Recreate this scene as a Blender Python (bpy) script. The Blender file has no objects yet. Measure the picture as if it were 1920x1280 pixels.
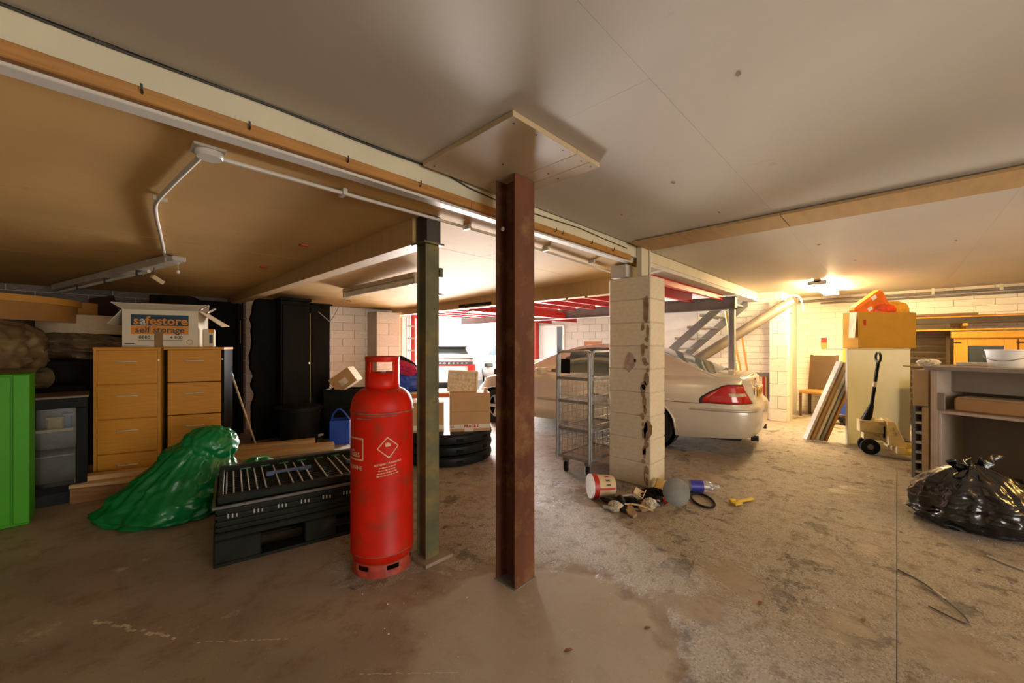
import bpy, math, random
from mathutils import Vector, Matrix, noise
random.seed(7)
PI = math.pi
S = bpy.context.scene
C = S.collection

# ------------------------------------------------------------ camera, world, sun, lights, exposure
cd = bpy.data.cameras.new('camera'); cam = bpy.data.objects.new('camera', cd); C.objects.link(cam)
cd.sensor_width = 36; cd.lens = 36 * 747 / 1920; cd.clip_start = .02
cam.location = (0, 0, 1.36); cam.rotation_euler = (PI / 2, 0, math.radians(44 - 90)); cd.shift_y = 8 / 1920
S.camera = cam
S.view_settings.view_transform = 'Standard'; S.view_settings.look = 'None'
S.view_settings.gamma = 1; S.view_settings.use_curve_mapping = False
S.view_settings.exposure = 1.22
W = bpy.data.worlds.new('world'); S.world = W; W.use_nodes = True
bg = W.node_tree.nodes['Background']; bg.inputs[0].default_value = (.93, .96, 1, 1); bg.inputs[1].default_value = 2.0
def lamp(name, kind, loc, rot, energy, col, size=None, sizey=None, spread=None):
    l = bpy.data.lights.new(name, kind); l.energy = energy; l.color = col
    if kind == 'AREA':
        l.shape = 'RECTANGLE'; l.size = size; l.size_y = sizey
        if spread: l.spread = spread
    o = bpy.data.objects.new(name, l); o.location = loc; o.rotation_euler = rot; C.objects.link(o); return o
sun = lamp('sun', 'SUN', (8, 14, 8), (math.radians(38), 0, math.radians(-150)), 2.0, (1, .96, .9)); sun.data.angle = .05
# daylight entering by the vehicle opening beyond the coupe, plus an added fill lamp behind the camera
lamp('daylight_opening', 'AREA', (7.9, 9.0, .98), (math.radians(90), 0, math.radians(148)), 600, (1, .93, .88), 3.6, 1.6, math.radians(105))
lamp('rear_fill', 'AREA', (1.2, -5.3, 1.25), (math.radians(90), 0, 0), 66, (1, .86, .70), 4.0, 2.0)

# ------------------------------------------------------------ helpers
def tag(o, label=None, cat=None, group=None, kind=None):
    if label: o['label'] = label
    if cat: o['category'] = cat
    if group: o['group'] = group
    if kind: o['kind'] = kind
    return o
def thing(name, label, cat, loc=(0, 0, 0), rz=0, group=None, rot=None):
    o = bpy.data.objects.new(name, None); C.objects.link(o); o.empty_display_size = .1
    o.location = loc; o.rotation_euler = rot if rot else (0, 0, rz)
    return tag(o, label, cat, group)
def copy_tree(o, parent=None):
    c = o.copy(); C.objects.link(c); c.parent = parent
    for ch in list(o.children): copy_tree(ch, c)
    return c
class MB:
    def __init__(s): s.v = []; s.f = []; s.M = Matrix()
    def at(s, loc=(0, 0, 0), rot=(0, 0, 0)):
        from mathutils import Euler
        s.M = Matrix.Translation(loc) @ Euler(rot).to_matrix().to_4x4(); return s
    def add(s, vs, fs):
        n = len(s.v); s.v += [tuple(s.M @ Vector(p)) for p in vs]; s.f += [tuple(i + n for i in f) for f in fs]; return s
    def box(s, x0, x1, y0, y1, z0, z1, b=0):
        if x0 > x1: x0, x1 = x1, x0
        if y0 > y1: y0, y1 = y1, y0
        if z0 > z1: z0, z1 = z1, z0
        if b <= 0:
            return s.add([(x0, y0, z0), (x1, y0, z0), (x1, y1, z0), (x0, y1, z0), (x0, y0, z1), (x1, y0, z1), (x1, y1, z1), (x0, y1, z1)],
                         [(3, 2, 1, 0), (4, 5, 6, 7), (0, 1, 5, 4), (1, 2, 6, 5), (2, 3, 7, 6), (3, 0, 4, 7)])
        b = min(b, (x1 - x0) * .45, (y1 - y0) * .45, (z1 - z0) * .45)
        vs = []; cx, cy, cz = (x0 + x1) / 2, (y0 + y1) / 2, (z0 + z1) / 2
        idx = {}
        for sx in (-1, 1):
            for sy in (-1, 1):
                for sz in (-1, 1):
                    X = x1 if sx > 0 else x0; Y = y1 if sy > 0 else y0; Z = z1 if sz > 0 else z0
                    for k, p in enumerate(((X, Y - sy * b, Z - sz * b), (X - sx * b, Y, Z - sz * b), (X - sx * b, Y - sy * b, Z))):
                        idx[(sx, sy, sz, k)] = len(vs); vs.append(p)
        fs = []
        def q(pts):
            c = sum((Vector(vs[i]) for i in pts), Vector()) / len(pts)
            n = (Vector(vs[pts[1]]) - Vector(vs[pts[0]])).cross(Vector(vs[pts[2]]) - Vector(vs[pts[0]]))
            if n.dot(c - Vector((cx, cy, cz))) < 0: pts = pts[::-1]
            fs.append(tuple(pts))
        for sx in (-1, 1):
            q([idx[(sx, -1, -1, 0)], idx[(sx, 1, -1, 0)], idx[(sx, 1, 1, 0)], idx[(sx, -1, 1, 0)]])
            q([idx[(-1, sx, -1, 1)], idx[(1, sx, -1, 1)], idx[(1, sx, 1, 1)], idx[(-1, sx, 1, 1)]])
            q([idx[(-1, -1, sx, 2)], idx[(1, -1, sx, 2)], idx[(1, 1, sx, 2)], idx[(-1, 1, sx, 2)]])
            for sy in (-1, 1):
                q([idx[(sx, sy, -1, 0)], idx[(sx, sy, 1, 0)], idx[(sx, sy, 1, 1)], idx[(sx, sy, -1, 1)]])
                q([idx[(sx, -1, sy, 0)], idx[(sx, 1, sy, 0)], idx[(sx, 1, sy, 2)], idx[(sx, -1, sy, 2)]])
                q([idx[(-1, sx, sy, 1)], idx[(1, sx, sy, 1)], idx[(1, sx, sy, 2)], idx[(-1, sx, sy, 2)]])
                for sz in (-1, 1): q([idx[(sx, sy, sz, 0)], idx[(sx, sy, sz, 1)], idx[(sx, sy, sz, 2)]])
        return s.add(vs, fs)
    def tube(s, pts, r, n=8, closed=False, cap=True, flat=None):
        pts = [Vector(p) for p in pts]; m = len(pts); vs = []; fs = []
        up = Vector((0, 0, 1)); prev = None
        for i, p in enumerate(pts):
            if closed: t = pts[(i + 1) % m] - pts[i - 1]
            else: t = pts[min(i + 1, m - 1)] - pts[max(i - 1, 0)]
            t.normalize()
            if prev is None:
                a = up if abs(t.dot(up)) < .9 else Vector((1, 0, 0)); u = t.cross(a).normalized()
            else:
                u = prev - t * prev.dot(t); u = u.normalized() if u.length > 1e-6 else t.orthogonal().normalized()
            prev = u; w = t.cross(u)
            rr = r[i] if isinstance(r, (list, tuple)) else r
            for k in range(n):
                a = 2 * PI * k / n; vs.append(p + u * math.cos(a) * rr + w * math.sin(a) * rr * (flat or 1))
        segs = m if closed else m - 1
        for i in range(segs):
            for k in range(n):
                a = i * n; b = ((i + 1) % m) * n; fs.append((a + k, a + (k + 1) % n, b + (k + 1) % n, b + k))
        if cap and not closed: fs += [tuple(range(n - 1, -1, -1)), tuple((m - 1) * n + k for k in range(n))]
        return s.add(vs, fs)
    def cyl(s, p0, p1, r, n=16, r2=None): return s.tube([p0, p1], [r, r if r2 is None else r2], n)
    def bar(s, p0, p1, w, h, up=(0, 0, 1)):
        p0, p1 = Vector(p0), Vector(p1); t = (p1 - p0).normalized(); u = t.cross(Vector(up))
        u = u.normalized() if u.length > 1e-5 else t.orthogonal().normalized(); v = u.cross(t)
        vs = [p + u * a * w / 2 + v * b * h / 2 for p in (p0, p1) for a, b in ((-1, -1), (1, -1), (1, 1), (-1, 1))]
        return s.add(vs, [(3, 2, 1, 0), (4, 5, 6, 7), (0, 1, 5, 4), (1, 2, 6, 5), (2, 3, 7, 6), (3, 0, 4, 7)])
    def lathe(s, prof, n=32, a0=0, a1=2 * PI):
        full = abs(a1 - a0 - 2 * PI) < 1e-6; m = len(prof); k = n if full else n + 1; vs = []; fs = []
        for j in range(k):
            a = a0 + (a1 - a0) * j / n
            vs += [(r * math.cos(a), r * math.sin(a), z) for r, z in prof]
        for j in range(n):
            for i in range(m - 1):
                a = j * m + i; b = ((j + 1) % k) * m + i
                fs.append((a, b, b + 1, a + 1))
        return s.add(vs, fs)
    def prism(s, poly, z0, z1):
        n = len(poly); vs = [(x, y, z0) for x, y in poly] + [(x, y, z1) for x, y in poly]
        return s.add(vs, [tuple(range(n - 1, -1, -1)), tuple(range(n, 2 * n))] + [(i, (i + 1) % n, n + (i + 1) % n, n + i) for i in range(n)])
    def prism_axis(s, poly, a0, a1, axis):
        n = len(poly)
        mk = {'x': lambda p, a: (a, p[0], p[1]), 'y': lambda p, a: (p[0], a, p[1])}[axis]
        vs = [mk(p, a0) for p in poly] + [mk(p, a1) for p in poly]
        return s.add(vs, [tuple(range(n)), tuple(range(2 * n - 1, n - 1, -1))] + [(i, n + i, n + (i + 1) % n, (i + 1) % n) for i in range(n)])
    def grid(s, rows, keep=None):
        m = len(rows[0]); vs = [p for r in rows for p in r]; fs = []
        for i in range(len(rows) - 1):
            for k in range(m - 1):
                if keep is None or keep(i, k): fs.append((i * m + k, i * m + k + 1, (i + 1) * m + k + 1, (i + 1) * m + k))
        used = sorted({i for f in fs for i in f}); mp = {o: j for j, o in enumerate(used)}
        return s.add([vs[i] for i in used], [tuple(mp[i] for i in f) for f in fs])
    def build(s, name, m, parent=None, smooth=False, solid=0, bev=0):
        me = bpy.data.meshes.new(name); me.from_pydata(s.v, [], s.f); me.validate()
        import bmesh
        b = bmesh.new(); b.from_mesh(me); bmesh.ops.recalc_face_normals(b, faces=b.faces)
        if smooth: bmesh.ops.remove_doubles(b, verts=b.verts, dist=1e-5)
        b.to_mesh(me); b.free()
        if smooth:
            me.polygons.foreach_set('use_smooth', [True] * len(me.polygons))
            try: me.set_sharp_from_angle(angle=math.radians(smooth if smooth is not True else 40))
            except Exception: pass
        me.materials.append(m)
        o = bpy.data.objects.new(name, me); C.objects.link(o); o.parent = parent
        if solid: md = o.modifiers.new('solid', 'SOLIDIFY'); md.thickness = solid; md.offset = 0
        if bev: md = o.modifiers.new('bevel', 'BEVEL'); md.width = bev; md.segments = 2; md.limit_method = 'ANGLE'
        return o
def box(name, m, parent, x0, x1, y0, y1, z0, z1, b=.004): return MB().box(x0, x1, y0, y1, z0, z1, b).build(name, m, parent)
def struct(o): o['kind'] = 'structure'; return o
def text_mesh(txt, size, bold=0, align='CENTER'):
    c = bpy.data.curves.new('t', 'FONT'); c.body = txt; c.size = size; c.align_x = align; c.align_y = 'CENTER'; c.resolution_u = 2; c.offset = bold
    o = bpy.data.objects.new('t', c); C.objects.link(o)
    dg = bpy.context.evaluated_depsgraph_get(); me = bpy.data.meshes.new_from_object(o.evaluated_get(dg))
    v = [tuple(p.co) for p in me.vertices]; f = [tuple(p.vertices) for p in me.polygons]
    bpy.data.objects.remove(o); bpy.data.curves.remove(c); bpy.data.meshes.remove(me); return v, f
def catmull(pts, n):
    pts = [Vector(p) for p in pts]; out = []; m = len(pts)
    for i in range(m - 1):
        p0 = pts[i - 1] if i > 0 else 2 * pts[0] - pts[1]; p1, p2 = pts[i], pts[i + 1]; p3 = pts[i + 2] if i + 2 < m else 2 * pts[-1] - pts[-2]
        for k in range(n):
            t = k / n; out.append(.5 * ((2 * p1) + (p2 - p0) * t + (2 * p0 - 5 * p1 + 4 * p2 - p3) * t * t + (3 * p1 - p0 - 3 * p2 + p3) * t ** 3))
    return out + [pts[-1]]
def interp(x, xs, ys):
    if x <= xs[0]: return ys[0]
    for i in range(len(xs) - 1):
        if x <= xs[i + 1]:
            t = (x - xs[i]) / (xs[i + 1] - xs[i]); return ys[i] + (ys[i + 1] - ys[i]) * t
    return ys[-1]

# ------------------------------------------------------------ materials
MATS = {}
def mat(name, col, rough=.6, metal=0, var=.12, scale=6, bump=0, bscale=60, stretch=None, coat=0, spec=.5, dirt=None, dscale=3, dlo=.55, dhi=.7, trans=0, rnd=0, emis=None, alpha=1):
    if name in MATS: return MATS[name]
    m = bpy.data.materials.new(name); m.use_nodes = True; nt = m.node_tree; N = nt.nodes; L = nt.links
    b = N['Principled BSDF']; tc = N.new('ShaderNodeTexCoord'); mp = N.new('ShaderNodeMapping')
    L.new(tc.outputs['Object'], mp.inputs[0])
    if stretch: mp.inputs['Scale'].default_value = stretch
    no = N.new('ShaderNodeTexNoise'); no.inputs['Scale'].default_value = scale; no.inputs['Detail'].default_value = 5
    L.new(mp.outputs[0], no.inputs[0])
    cr = N.new('ShaderNodeValToRGB'); e = cr.color_ramp.elements
    lo = [max(0, c * (1 - var)) for c in col]; hi = [min(1, c * (1 + var)) for c in col]
    e[0].position = .3; e[0].color = (*lo, 1); e[1].position = .7; e[1].color = (*hi, 1)
    L.new(no.outputs[0], cr.inputs[0]); out = cr.outputs[0]
    if dirt:
        n2 = N.new('ShaderNodeTexNoise'); n2.inputs['Scale'].default_value = dscale; n2.inputs['Detail'].default_value = 8; n2.inputs['Roughness'].default_value = .65
        L.new(tc.outputs['Object'], n2.inputs[0])
        r2 = N.new('ShaderNodeMapRange'); r2.inputs[1].default_value = dlo; r2.inputs[2].default_value = dhi; L.new(n2.outputs[0], r2.inputs[0])
        mx = N.new('ShaderNodeMix'); mx.data_type = 'RGBA'; L.new(r2.outputs[0], mx.inputs[0]); L.new(out, mx.inputs[6]); mx.inputs[7].default_value = (*dirt, 1); out = mx.outputs[2]
    if rnd:
        oi = N.new('ShaderNodeObjectInfo'); mr = N.new('ShaderNodeMapRange'); mr.inputs[3].default_value = 1 - rnd; mr.inputs[4].default_value = 1 + rnd * .4; L.new(oi.outputs['Random'], mr.inputs[0])
        mm = N.new('ShaderNodeMix'); mm.data_type = 'RGBA'; mm.blend_type = 'MULTIPLY'; mm.inputs[0].default_value = 1; L.new(out, mm.inputs[6]); L.new(mr.outputs[0], mm.inputs[7]); out = mm.outputs[2]
    L.new(out, b.inputs['Base Color'])
    b.inputs['Roughness'].default_value = rough; b.inputs['Metallic'].default_value = metal; b.inputs['Specular IOR Level'].default_value = spec
    b.inputs['Coat Weight'].default_value = coat; b.inputs['Coat Roughness'].default_value = .08; b.inputs['Transmission Weight'].default_value = trans; b.inputs['Alpha'].default_value = alpha
    if emis: b.inputs['Emission Color'].default_value = (*emis[:3], 1); b.inputs['Emission Strength'].default_value = emis[3]
    if bump:
        nb = N.new('ShaderNodeTexNoise'); nb.inputs['Scale'].default_value = bscale; nb.inputs['Detail'].default_value = 4; L.new(mp.outputs[0], nb.inputs[0])
        bp = N.new('ShaderNodeBump'); bp.inputs['Strength'].default_value = min(1, bump); bp.inputs['Distance'].default_value = .004 * max(1, bump); L.new(nb.outputs[0], bp.inputs['Height']); L.new(bp.outputs[0], b.inputs['Normal'])
    MATS[name] = m; return m
m_ceil_r = mat('ceiling_paint', (.51, .46, .38), spec=.35, rough=.5, var=.05, scale=1.2, dirt=(.30, .25, .19), dscale=2.6, dlo=.66, dhi=.80, bump=.15, bscale=9)
m_ceil_l = mat('left_ceiling_board', (.50, .30, .105), rough=.8, spec=.15, var=.10, scale=1.5, dirt=(.26, .15, .08), dscale=3, dlo=.64, dhi=.78, bump=.15, bscale=8)
m_cream = mat('cream_paint', (.52, .47, .33), rough=.55, var=.06, scale=5, dirt=(.45, .36, .22), dscale=6, dlo=.64, dhi=.75)
m_tanbeam = mat('tan_board', (.42, .26, .105), rough=.6, var=.08, scale=3, stretch=(1, 6, 1))
m_batten = mat('orange_wood', (.32, .145, .028), rough=.5, var=.22, scale=5, stretch=(1, 14, 14))
m_white = mat('white_paint', (.52, .48, .42), spec=.25, rough=.65, var=.05)
m_plate = mat('plate_board', (.44, .33, .20), rough=.4, var=.05, scale=2)
m_block = mat('painted_block', (.76, .70, .60), rough=.7, var=.06, scale=9, bump=.5, bscale=35, rnd=.10, dirt=(.42, .33, .23), dscale=7, dlo=.63, dhi=.74)
m_mortar = mat('mortar', (.50, .44, .35), rough=.9, var=.1, bump=.4)
m_pillar = mat('pillar_block', (.62, .535, .385), rough=.75, var=.07, scale=8, bump=.7, bscale=40, rnd=.06, dirt=(.36, .25, .13), dscale=6, dlo=.60, dhi=.74)
m_chip = mat('exposed_brick', (.26, .17, .09), rough=.9, var=.35, scale=14, bump=.9, bscale=50)
m_outwall = mat('outside_white_wall', (.72, .72, .71), rough=.8, var=.03)
m_rust = mat('oxide_steel', (.105, .036, .018), rough=.6, spec=.25, var=.35, scale=7, stretch=(1, 1, .3), dirt=(.19, .095, .035), dscale=6, dlo=.50, dhi=.68, bump=.25, bscale=50)
m_greensteel = mat('green_steel', (.105, .10, .052), rough=.6, spec=.25, var=.25, scale=6, dirt=(.19, .125, .03), dscale=6, dlo=.50, dhi=.66, bump=.2, bscale=50)
m_blacksteel = mat('black_steel', (.018, .017, .016), rough=.5)
m_red = mat('red_steel', (.38, .014, .006), rough=.45, var=.15, dirt=(.25, .04, .03), dscale=5)
m_greysteel = mat('grey_steel', (.16, .15, .14), rough=.5, var=.12)
m_galv = mat('galvanised', (.36, .36, .35), rough=.42, metal=.75, var=.15, scale=25)
m_deck = mat('white_deck_sheet', (.70, .72, .74), rough=.4, metal=.2, var=.05)
m_wire = mat('white_plastic', (.50, .47, .41), rough=.45, var=.06)
m_black = mat('black_plastic', (.010, .0095, .009), rough=.45, var=.25, spec=.12)
m_blackmatte = mat('black_matt', (.007, .006, .005), rough=.85, var=.3, spec=.1)
m_blackwood = mat('black_wood', (.009, .0075, .006), rough=.42, var=.3, scale=4, stretch=(6, 6, .6), spec=.06)
m_beech = mat('beech_veneer', (.54, .235, .022), rough=.42, var=.10, scale=5, stretch=(1.2, 1.2, 16))
m_chrome = mat('chrome', (.75, .74, .70), rough=.15, metal=1, var=.03)
m_handle = mat('satin_metal', (.72, .66, .55), rough=.35, metal=.45, var=.05)
m_card = mat('cardboard', (.42, .235, .095), rough=.8, var=.06, scale=5)
m_cardlight = mat('pale_cardboard', (.56, .42, .25), rough=.8, var=.08, scale=12)
m_cardwhite = mat('white_cardboard', (.60, .53, .40), rough=.75, var=.05)
m_plank = mat('raw_timber', (.52, .33, .16), rough=.7, var=.2, scale=4, stretch=(1, 14, 14))
m_glass = mat('dark_glass', (.05, .06, .065), rough=.06, var=.1, spec=.8)
m_tyre = mat('rubber', (.013, .012, .012), rough=.75, var=.2, bump=.3, spec=.2)
m_rubber = m_tyre
m_dirtpaper = mat('dirty_paper', (.55, .47, .36), rough=.8, var=.25, scale=15)

# floor concrete
def floor_mat():
    m = bpy.data.materials.new('concrete_floor'); m.use_nodes = True; nt = m.node_tree; N = nt.nodes; L = nt.links; b = N['Principled BSDF']
    tc = N.new('ShaderNodeTexCoord'); P = tc.outputs['Object']
    def ns(sc, det=6, ro=.55, vec=None):
        n = N.new('ShaderNodeTexNoise'); n.inputs['Scale'].default_value = sc; n.inputs['Detail'].default_value = det; n.inputs['Roughness'].default_value = ro; L.new(vec or P, n.inputs[0]); return n.outputs[0]
    def rng(v, a, c, x=0, y=1):
        r = N.new('ShaderNodeMapRange'); r.inputs[1].default_value = a; r.inputs[2].default_value = c; r.inputs[3].default_value = x; r.inputs[4].default_value = y; L.new(v, r.inputs[0]); return r.outputs[0]
    def mix(f, a, c, mode='MIX'):
        x = N.new('ShaderNodeMix'); x.data_type = 'RGBA'; x.blend_type = mode
        if isinstance(f, float): x.inputs[0].default_value = f
        else: L.new(f, x.inputs[0])
        for i, q in ((6, a), (7, c)):
            if isinstance(q, tuple): x.inputs[i].default_value = (*q, 1)
            else: L.new(q, x.inputs[i])
        return x.outputs[2]
    def mth(op, a, c):
        x = N.new('ShaderNodeMath'); x.operation = op
        for i, q in ((0, a), (1, c)):
            if isinstance(q, (int, float)): x.inputs[i].default_value = q
            else: L.new(q, x.inputs[i])
        return x.outputs[0]
    # worn, aggregate-showing area spreads through the middle of the floor; the sides keep a smooth trowelled skin
    sp_ = N.new('ShaderNodeSeparateXYZ'); L.new(P, sp_.inputs[0])
    vm = N.new('ShaderNodeVectorMath'); vm.operation = 'DISTANCE'; L.new(P, vm.inputs[0]); vm.inputs[1].default_value = (1.42, 1.22, 0)
    bias = mth('ADD', rng(sp_.outputs[0], .5, 1.3, -.16, .05), rng(vm.outputs['Value'], .45, .72, -.20, 0))
    rough_mask = rng(mth('ADD', ns(.9, 8, .62), bias), .47, .51)
    fine = ns(85, 3, .7); mid = ns(22, 6, .7); big = ns(1.6, 5)
    skin = mix(rng(big, .3, .7), (.225, .17, .12), (.33, .265, .20))
    skin = mix(rng(ns(5, 9, .72), .50, .68), skin, (.185, .125, .078))
    skin = mix(rng(ns(2.3, 9, .75), .60, .68), skin, (.44, .37, .29))
    skin = mix(mth('MULTIPLY', rng(mth('ADD', vm.outputs['Value'], mth('MULTIPLY', ns(3, 6), .5)), .82, .88, 1, 0), .55), skin, (.46, .40, .32))
    agg = mix(rng(fine, .35, .65), (.15, .115, .078), (.54, .465, .37))
    agg = mix(rng(mid, .40, .62), agg, (.36, .30, .23))
    agg = mix(rng(ns(9, 8, .75), .50, .66), agg, (.17, .12, .075))
    col = mix(rough_mask, skin, agg)
    grit = rng(ns(140, 2, .5), .70, .74)
    col = mix(grit, col, (.58, .52, .43))
    L.new(col, b.inputs['Base Color'])
    L.new(rng(big, .3, .7, .46, .66), b.inputs['Roughness'])
    h = mth('ADD', mth('MULTIPLY', mth('MULTIPLY', fine, .6), rough_mask), mth('MULTIPLY', mid, mth('ADD', mth('MULTIPLY', rough_mask, 1.1), .15)))
    h = mth('ADD', h, mth('MULTIPLY', rough_mask, -.35))
    pits = rng(ns(3.4, 9, .74), .575, .63)
    L.new(mix(mth('MULTIPLY', pits, mth('ADD', mth('MULTIPLY', rough_mask, .42), .12)), col, (.13, .092, .058)), b.inputs['Base Color'])
    h = mth('ADD', h, mth('MULTIPLY', pits, mth('MULTIPLY', rough_mask, -1.2)))
    bp = N.new('ShaderNodeBump'); bp.inputs['Strength'].default_value = 1.0; bp.inputs['Distance'].default_value = .015; L.new(h, bp.inputs['Height']); L.new(bp.outputs[0], b.inputs['Normal'])
    MATS['concrete_floor'] = m; return m
m_floor = floor_mat()

# ------------------------------------------------------------ setting: floor, ceilings, beams, walls
fl = struct(box('floor', m_mortar, None, -3.2, 16, -6, 18, -.12, -.03, 0))
MB().box(-3.2, 16, -6, -.0015, -.03, 0).build('concrete_slab', m_floor, fl)
MB().box(-3.2, 16, .0015, 18, -.03, 0).build('concrete_slab', m_floor, fl)
# streaks of old white paint on the floor
def streak(p0, p1, w, n=26):
    p0 = Vector(p0); p1 = Vector(p1); d = (p1 - p0); u = Vector((-d.y, d.x)).normalized(); mb = MB()
    for i in range(n):
        if noise.noise(Vector((i * .9, p0.x * 7, 3))) < -.18: continue
        a = p0 + d * (i / n); c = p0 + d * ((i + .9) / n); h = w * (.35 + .65 * abs(noise.noise(Vector((i * .63, p0.y * 5, 0))))) / 2
        a += u * noise.noise(Vector((i * .4, 1, 9))) * w * .5; c += u * noise.noise(Vector((i * .4, 1, 9))) * w * .5
        mb.add([(a.x - u.x * h, a.y - u.y * h, .001), (c.x - u.x * h, c.y - u.y * h, .001), (c.x + u.x * h, c.y + u.y * h, .001), (a.x + u.x * h, a.y + u.y * h, .001)], [(0, 1, 2, 3)])
    mb.build('paint_streak', m_dirtpaper, fl)
streak((-.02, 2.86), (.27, 2.37), .035); streak((.30, 2.32), (.62, 2.02), .012); streak((.75, 1.60), (1.05, 1.30), .01)

cr_ = struct(box('ceiling', m_mortar, None, -3.2, 10.3, -6, 1.9, 2.372, 2.45, 0))
xs = [-3.2, -1.0, 1.42, 3.84, 6.26, 8.68, 10.3]; ys = [-6, -3.0, -1.78, -.56, .66, 1.86]
for i in range(len(xs) - 1):
    for j in range(len(ys) - 1):
        dz = random.uniform(0, .0003); box('ceiling_board', m_ceil_r, cr_, xs[i] + .0003, xs[i + 1] - .0003, ys[j] + .0003, ys[j + 1] - .0003, 2.352 + dz, 2.372, 0)
for (x, y, w_, h_) in ((2.42, .98, .045, .02), (1.62, .42, .03, .012), (4.9, .55, .06, .03), (6.1, .35, .05, .02), (3.2, .95, .05, .012), (2.75, 1.5, .03, .01), (5.6, -.4, .05, .02), (1.05, .25, .012, .04)):
    poly = [(x + w_ * .5 * math.cos(2 * PI * i / 8) * (1 + .4 * noise.noise(Vector((i, x, y)))), y + h_ * .5 * math.sin(2 * PI * i / 8) * (1 + .4 * noise.noise(Vector((y, i, x))))) for i in range(8)]
    MB().prism(poly, 2.3505, 2.3525).build('scuff_mark', m_chip, cr_)
def zl(y): return 2.19 - (y - 1.9) * .09 / 5.7
c2 = MB().add([(-3.2, 1.9, zl(1.9) + .02), (4.3, 1.9, zl(1.9) + .02), (4.3, 7.8, zl(7.8) + .02), (-3.2, 7.8, zl(7.8) + .02), (-3.2, 1.9, 2.45), (4.3, 1.9, 2.45), (4.3, 7.8, 2.45), (-3.2, 7.8, 2.45)],
              [(0, 1, 2, 3), (4, 5, 6, 7), (0, 1, 5, 4), (1, 2, 6, 5), (2, 3, 7, 6), (3, 0, 4, 7)]).build('ceiling_left', m_mortar)
struct(c2)
xs = [-3.2, -.9, 1.45, 2.45, 4.28]; ys = [1.9, 2.75, 3.97, 5.19, 6.41, 7.75]
for i in range(len(xs) - 1):
    for j in range(len(ys) - 1):
        x0, x1, y0, y1 = xs[i] + .002, xs[i + 1] - .002, ys[j] + .002, ys[j + 1] - .002; d = random.uniform(0, .003)
        MB().add([(x0, y0, zl(y0) + d), (x1, y0, zl(y0) + d), (x1, y1, zl(y1) + d), (x0, y1, zl(y1) + d), (x0, y0, zl(y0) + .02), (x1, y0, zl(y0) + .02), (x1, y1, zl(y1) + .02), (x0, y1, zl(y1) + .02)],
                 [(3, 2, 1, 0), (4, 5, 6, 7), (0, 1, 5, 4), (1, 2, 6, 5), (2, 3, 7, 6), (3, 0, 4, 7)]).build('ceiling_board', m_ceil_l, c2)
# long main beam along the room with its timber batten and hooks
bm_ = struct(box('trim_1', m_cream, None, -3.2, 8.62, 1.86, 1.90, 2.235, 2.35, .004)); bm_.name = 'trim_1'
box('beam_soffit', m_white, bm_, -3.2, 3.62, 1.862, 1.93, 2.172, 2.186, .003)
box('beam_soffit', m_white, bm_, 3.9, 8.62, 1.862, 2.06, 2.19, 2.235, .004)
box('batten', m_batten, bm_, -3.2, 1.55, 1.836, 1.90, 2.187, 2.237, .004)
box('batten', m_batten, bm_, 1.553, 3.55, 1.838, 1.90, 2.187, 2.236, .004)
# dark cable clipped along the top of the beam
mb = MB(); mb.tube([(-2.5 + i * .25, 1.852, 2.342 + .004 * math.sin(i * 1.7)) for i in range(16)], .004, 6); mb.build('cable', m_blacksteel, bm_)
mb = MB(); mb.tube([(1.4, 1.85, 2.335), (1.55, 1.853, 2.31), (1.8, 1.853, 2.295), (2.2, 1.853, 2.30), (2.7, 1.853, 2.315), (3.1, 1.853, 2.30), (3.5, 1.853, 2.29)], .004, 6); mb.build('cable', m_blacksteel, bm_)
for hx in (.10, .41, .80, 1.19, 2.36, 2.45, 2.85, 3.2):
    mb = MB(); mb.tube([(hx, 1.842, 2.213), (hx, 1.826, 2.212), (hx - .002, 1.818, 2.218), (hx - .003, 1.817, 2.236)], .0036, 6); mb.build('hook', m_blacksteel, bm_)
# shallow boxed pad across the right ceiling
pad = struct(box('trim_2', m_mortar, None, 3.52, 3.86, -6, 1.80, 2.34, 2.352, 0))
yy = [-6, -3.9, -2.1, -.55, .62, 1.36, 1.80]
for j in range(6): box('beam_casing', m_tanbeam, pad, 3.49, 3.885, yy[j] + .002, yy[j + 1] - .002, 2.322, 2.342, .002)
# boxed beam above the green column and the one beyond the pillar
bb = struct(box('trim_3', m_tanbeam, None, 1.40, 1.53, 2.24, 7.55, 2.013, 2.20, .003))
bc = struct(box('trim_4', m_tanbeam, None, 4.25, 4.40, 2.10, 7.75, 1.985, 2.20, .003))
box('socket_slot', m_black, bc, 4.235, 4.252, 4.55, 5.35, 2.005, 2.05, .002)
for y in (2.8, 3.1): MB().cyl((4.24, y, 1.985), (4.24, y, 1.955), .018, 8).build('bracket', m_batten, bc)

BLK = {}
def block_mesh(key, m, ch=.012):
    if key in BLK: return BLK[key]
    o = MB().box(-.5, .5, -.5, .5, -.5, .5, ch).build('tmpblock', m); me = o.data; bpy.data.objects.remove(o); BLK[key] = me; return me
def block_wall(parent, mesh, o, u, n, L, H, bl, bh, j=.008, th=.03, z0=0, skip=None, jit=.0015):
    o = Vector(o); u = Vector(u); n = Vector(n); r = 0; z = z0; ang = math.atan2(u.y, u.x)
    while z < H - .02:
        h = min(bh, H - z); x = -(bl / 2 if r % 2 else 0)
        while x < L - .01:
            a = max(0, x); b = min(L, x + bl)
            if b - a > .03 and not (skip and skip((a + b) / 2, z + h / 2)):
                c = o + u * ((a + b) / 2) + n * (random.uniform(-jit, jit))
                ob = bpy.data.objects.new('block', mesh); ob.location = (c.x, c.y, z + h / 2); ob.rotation_euler = (0, 0, ang)
                ob.scale = (b - a - j, th, h - j); ob.parent = parent; C.objects.link(ob)
            x += bl
        z += bh; r += 1
WB = block_mesh('white', m_block)
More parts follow.
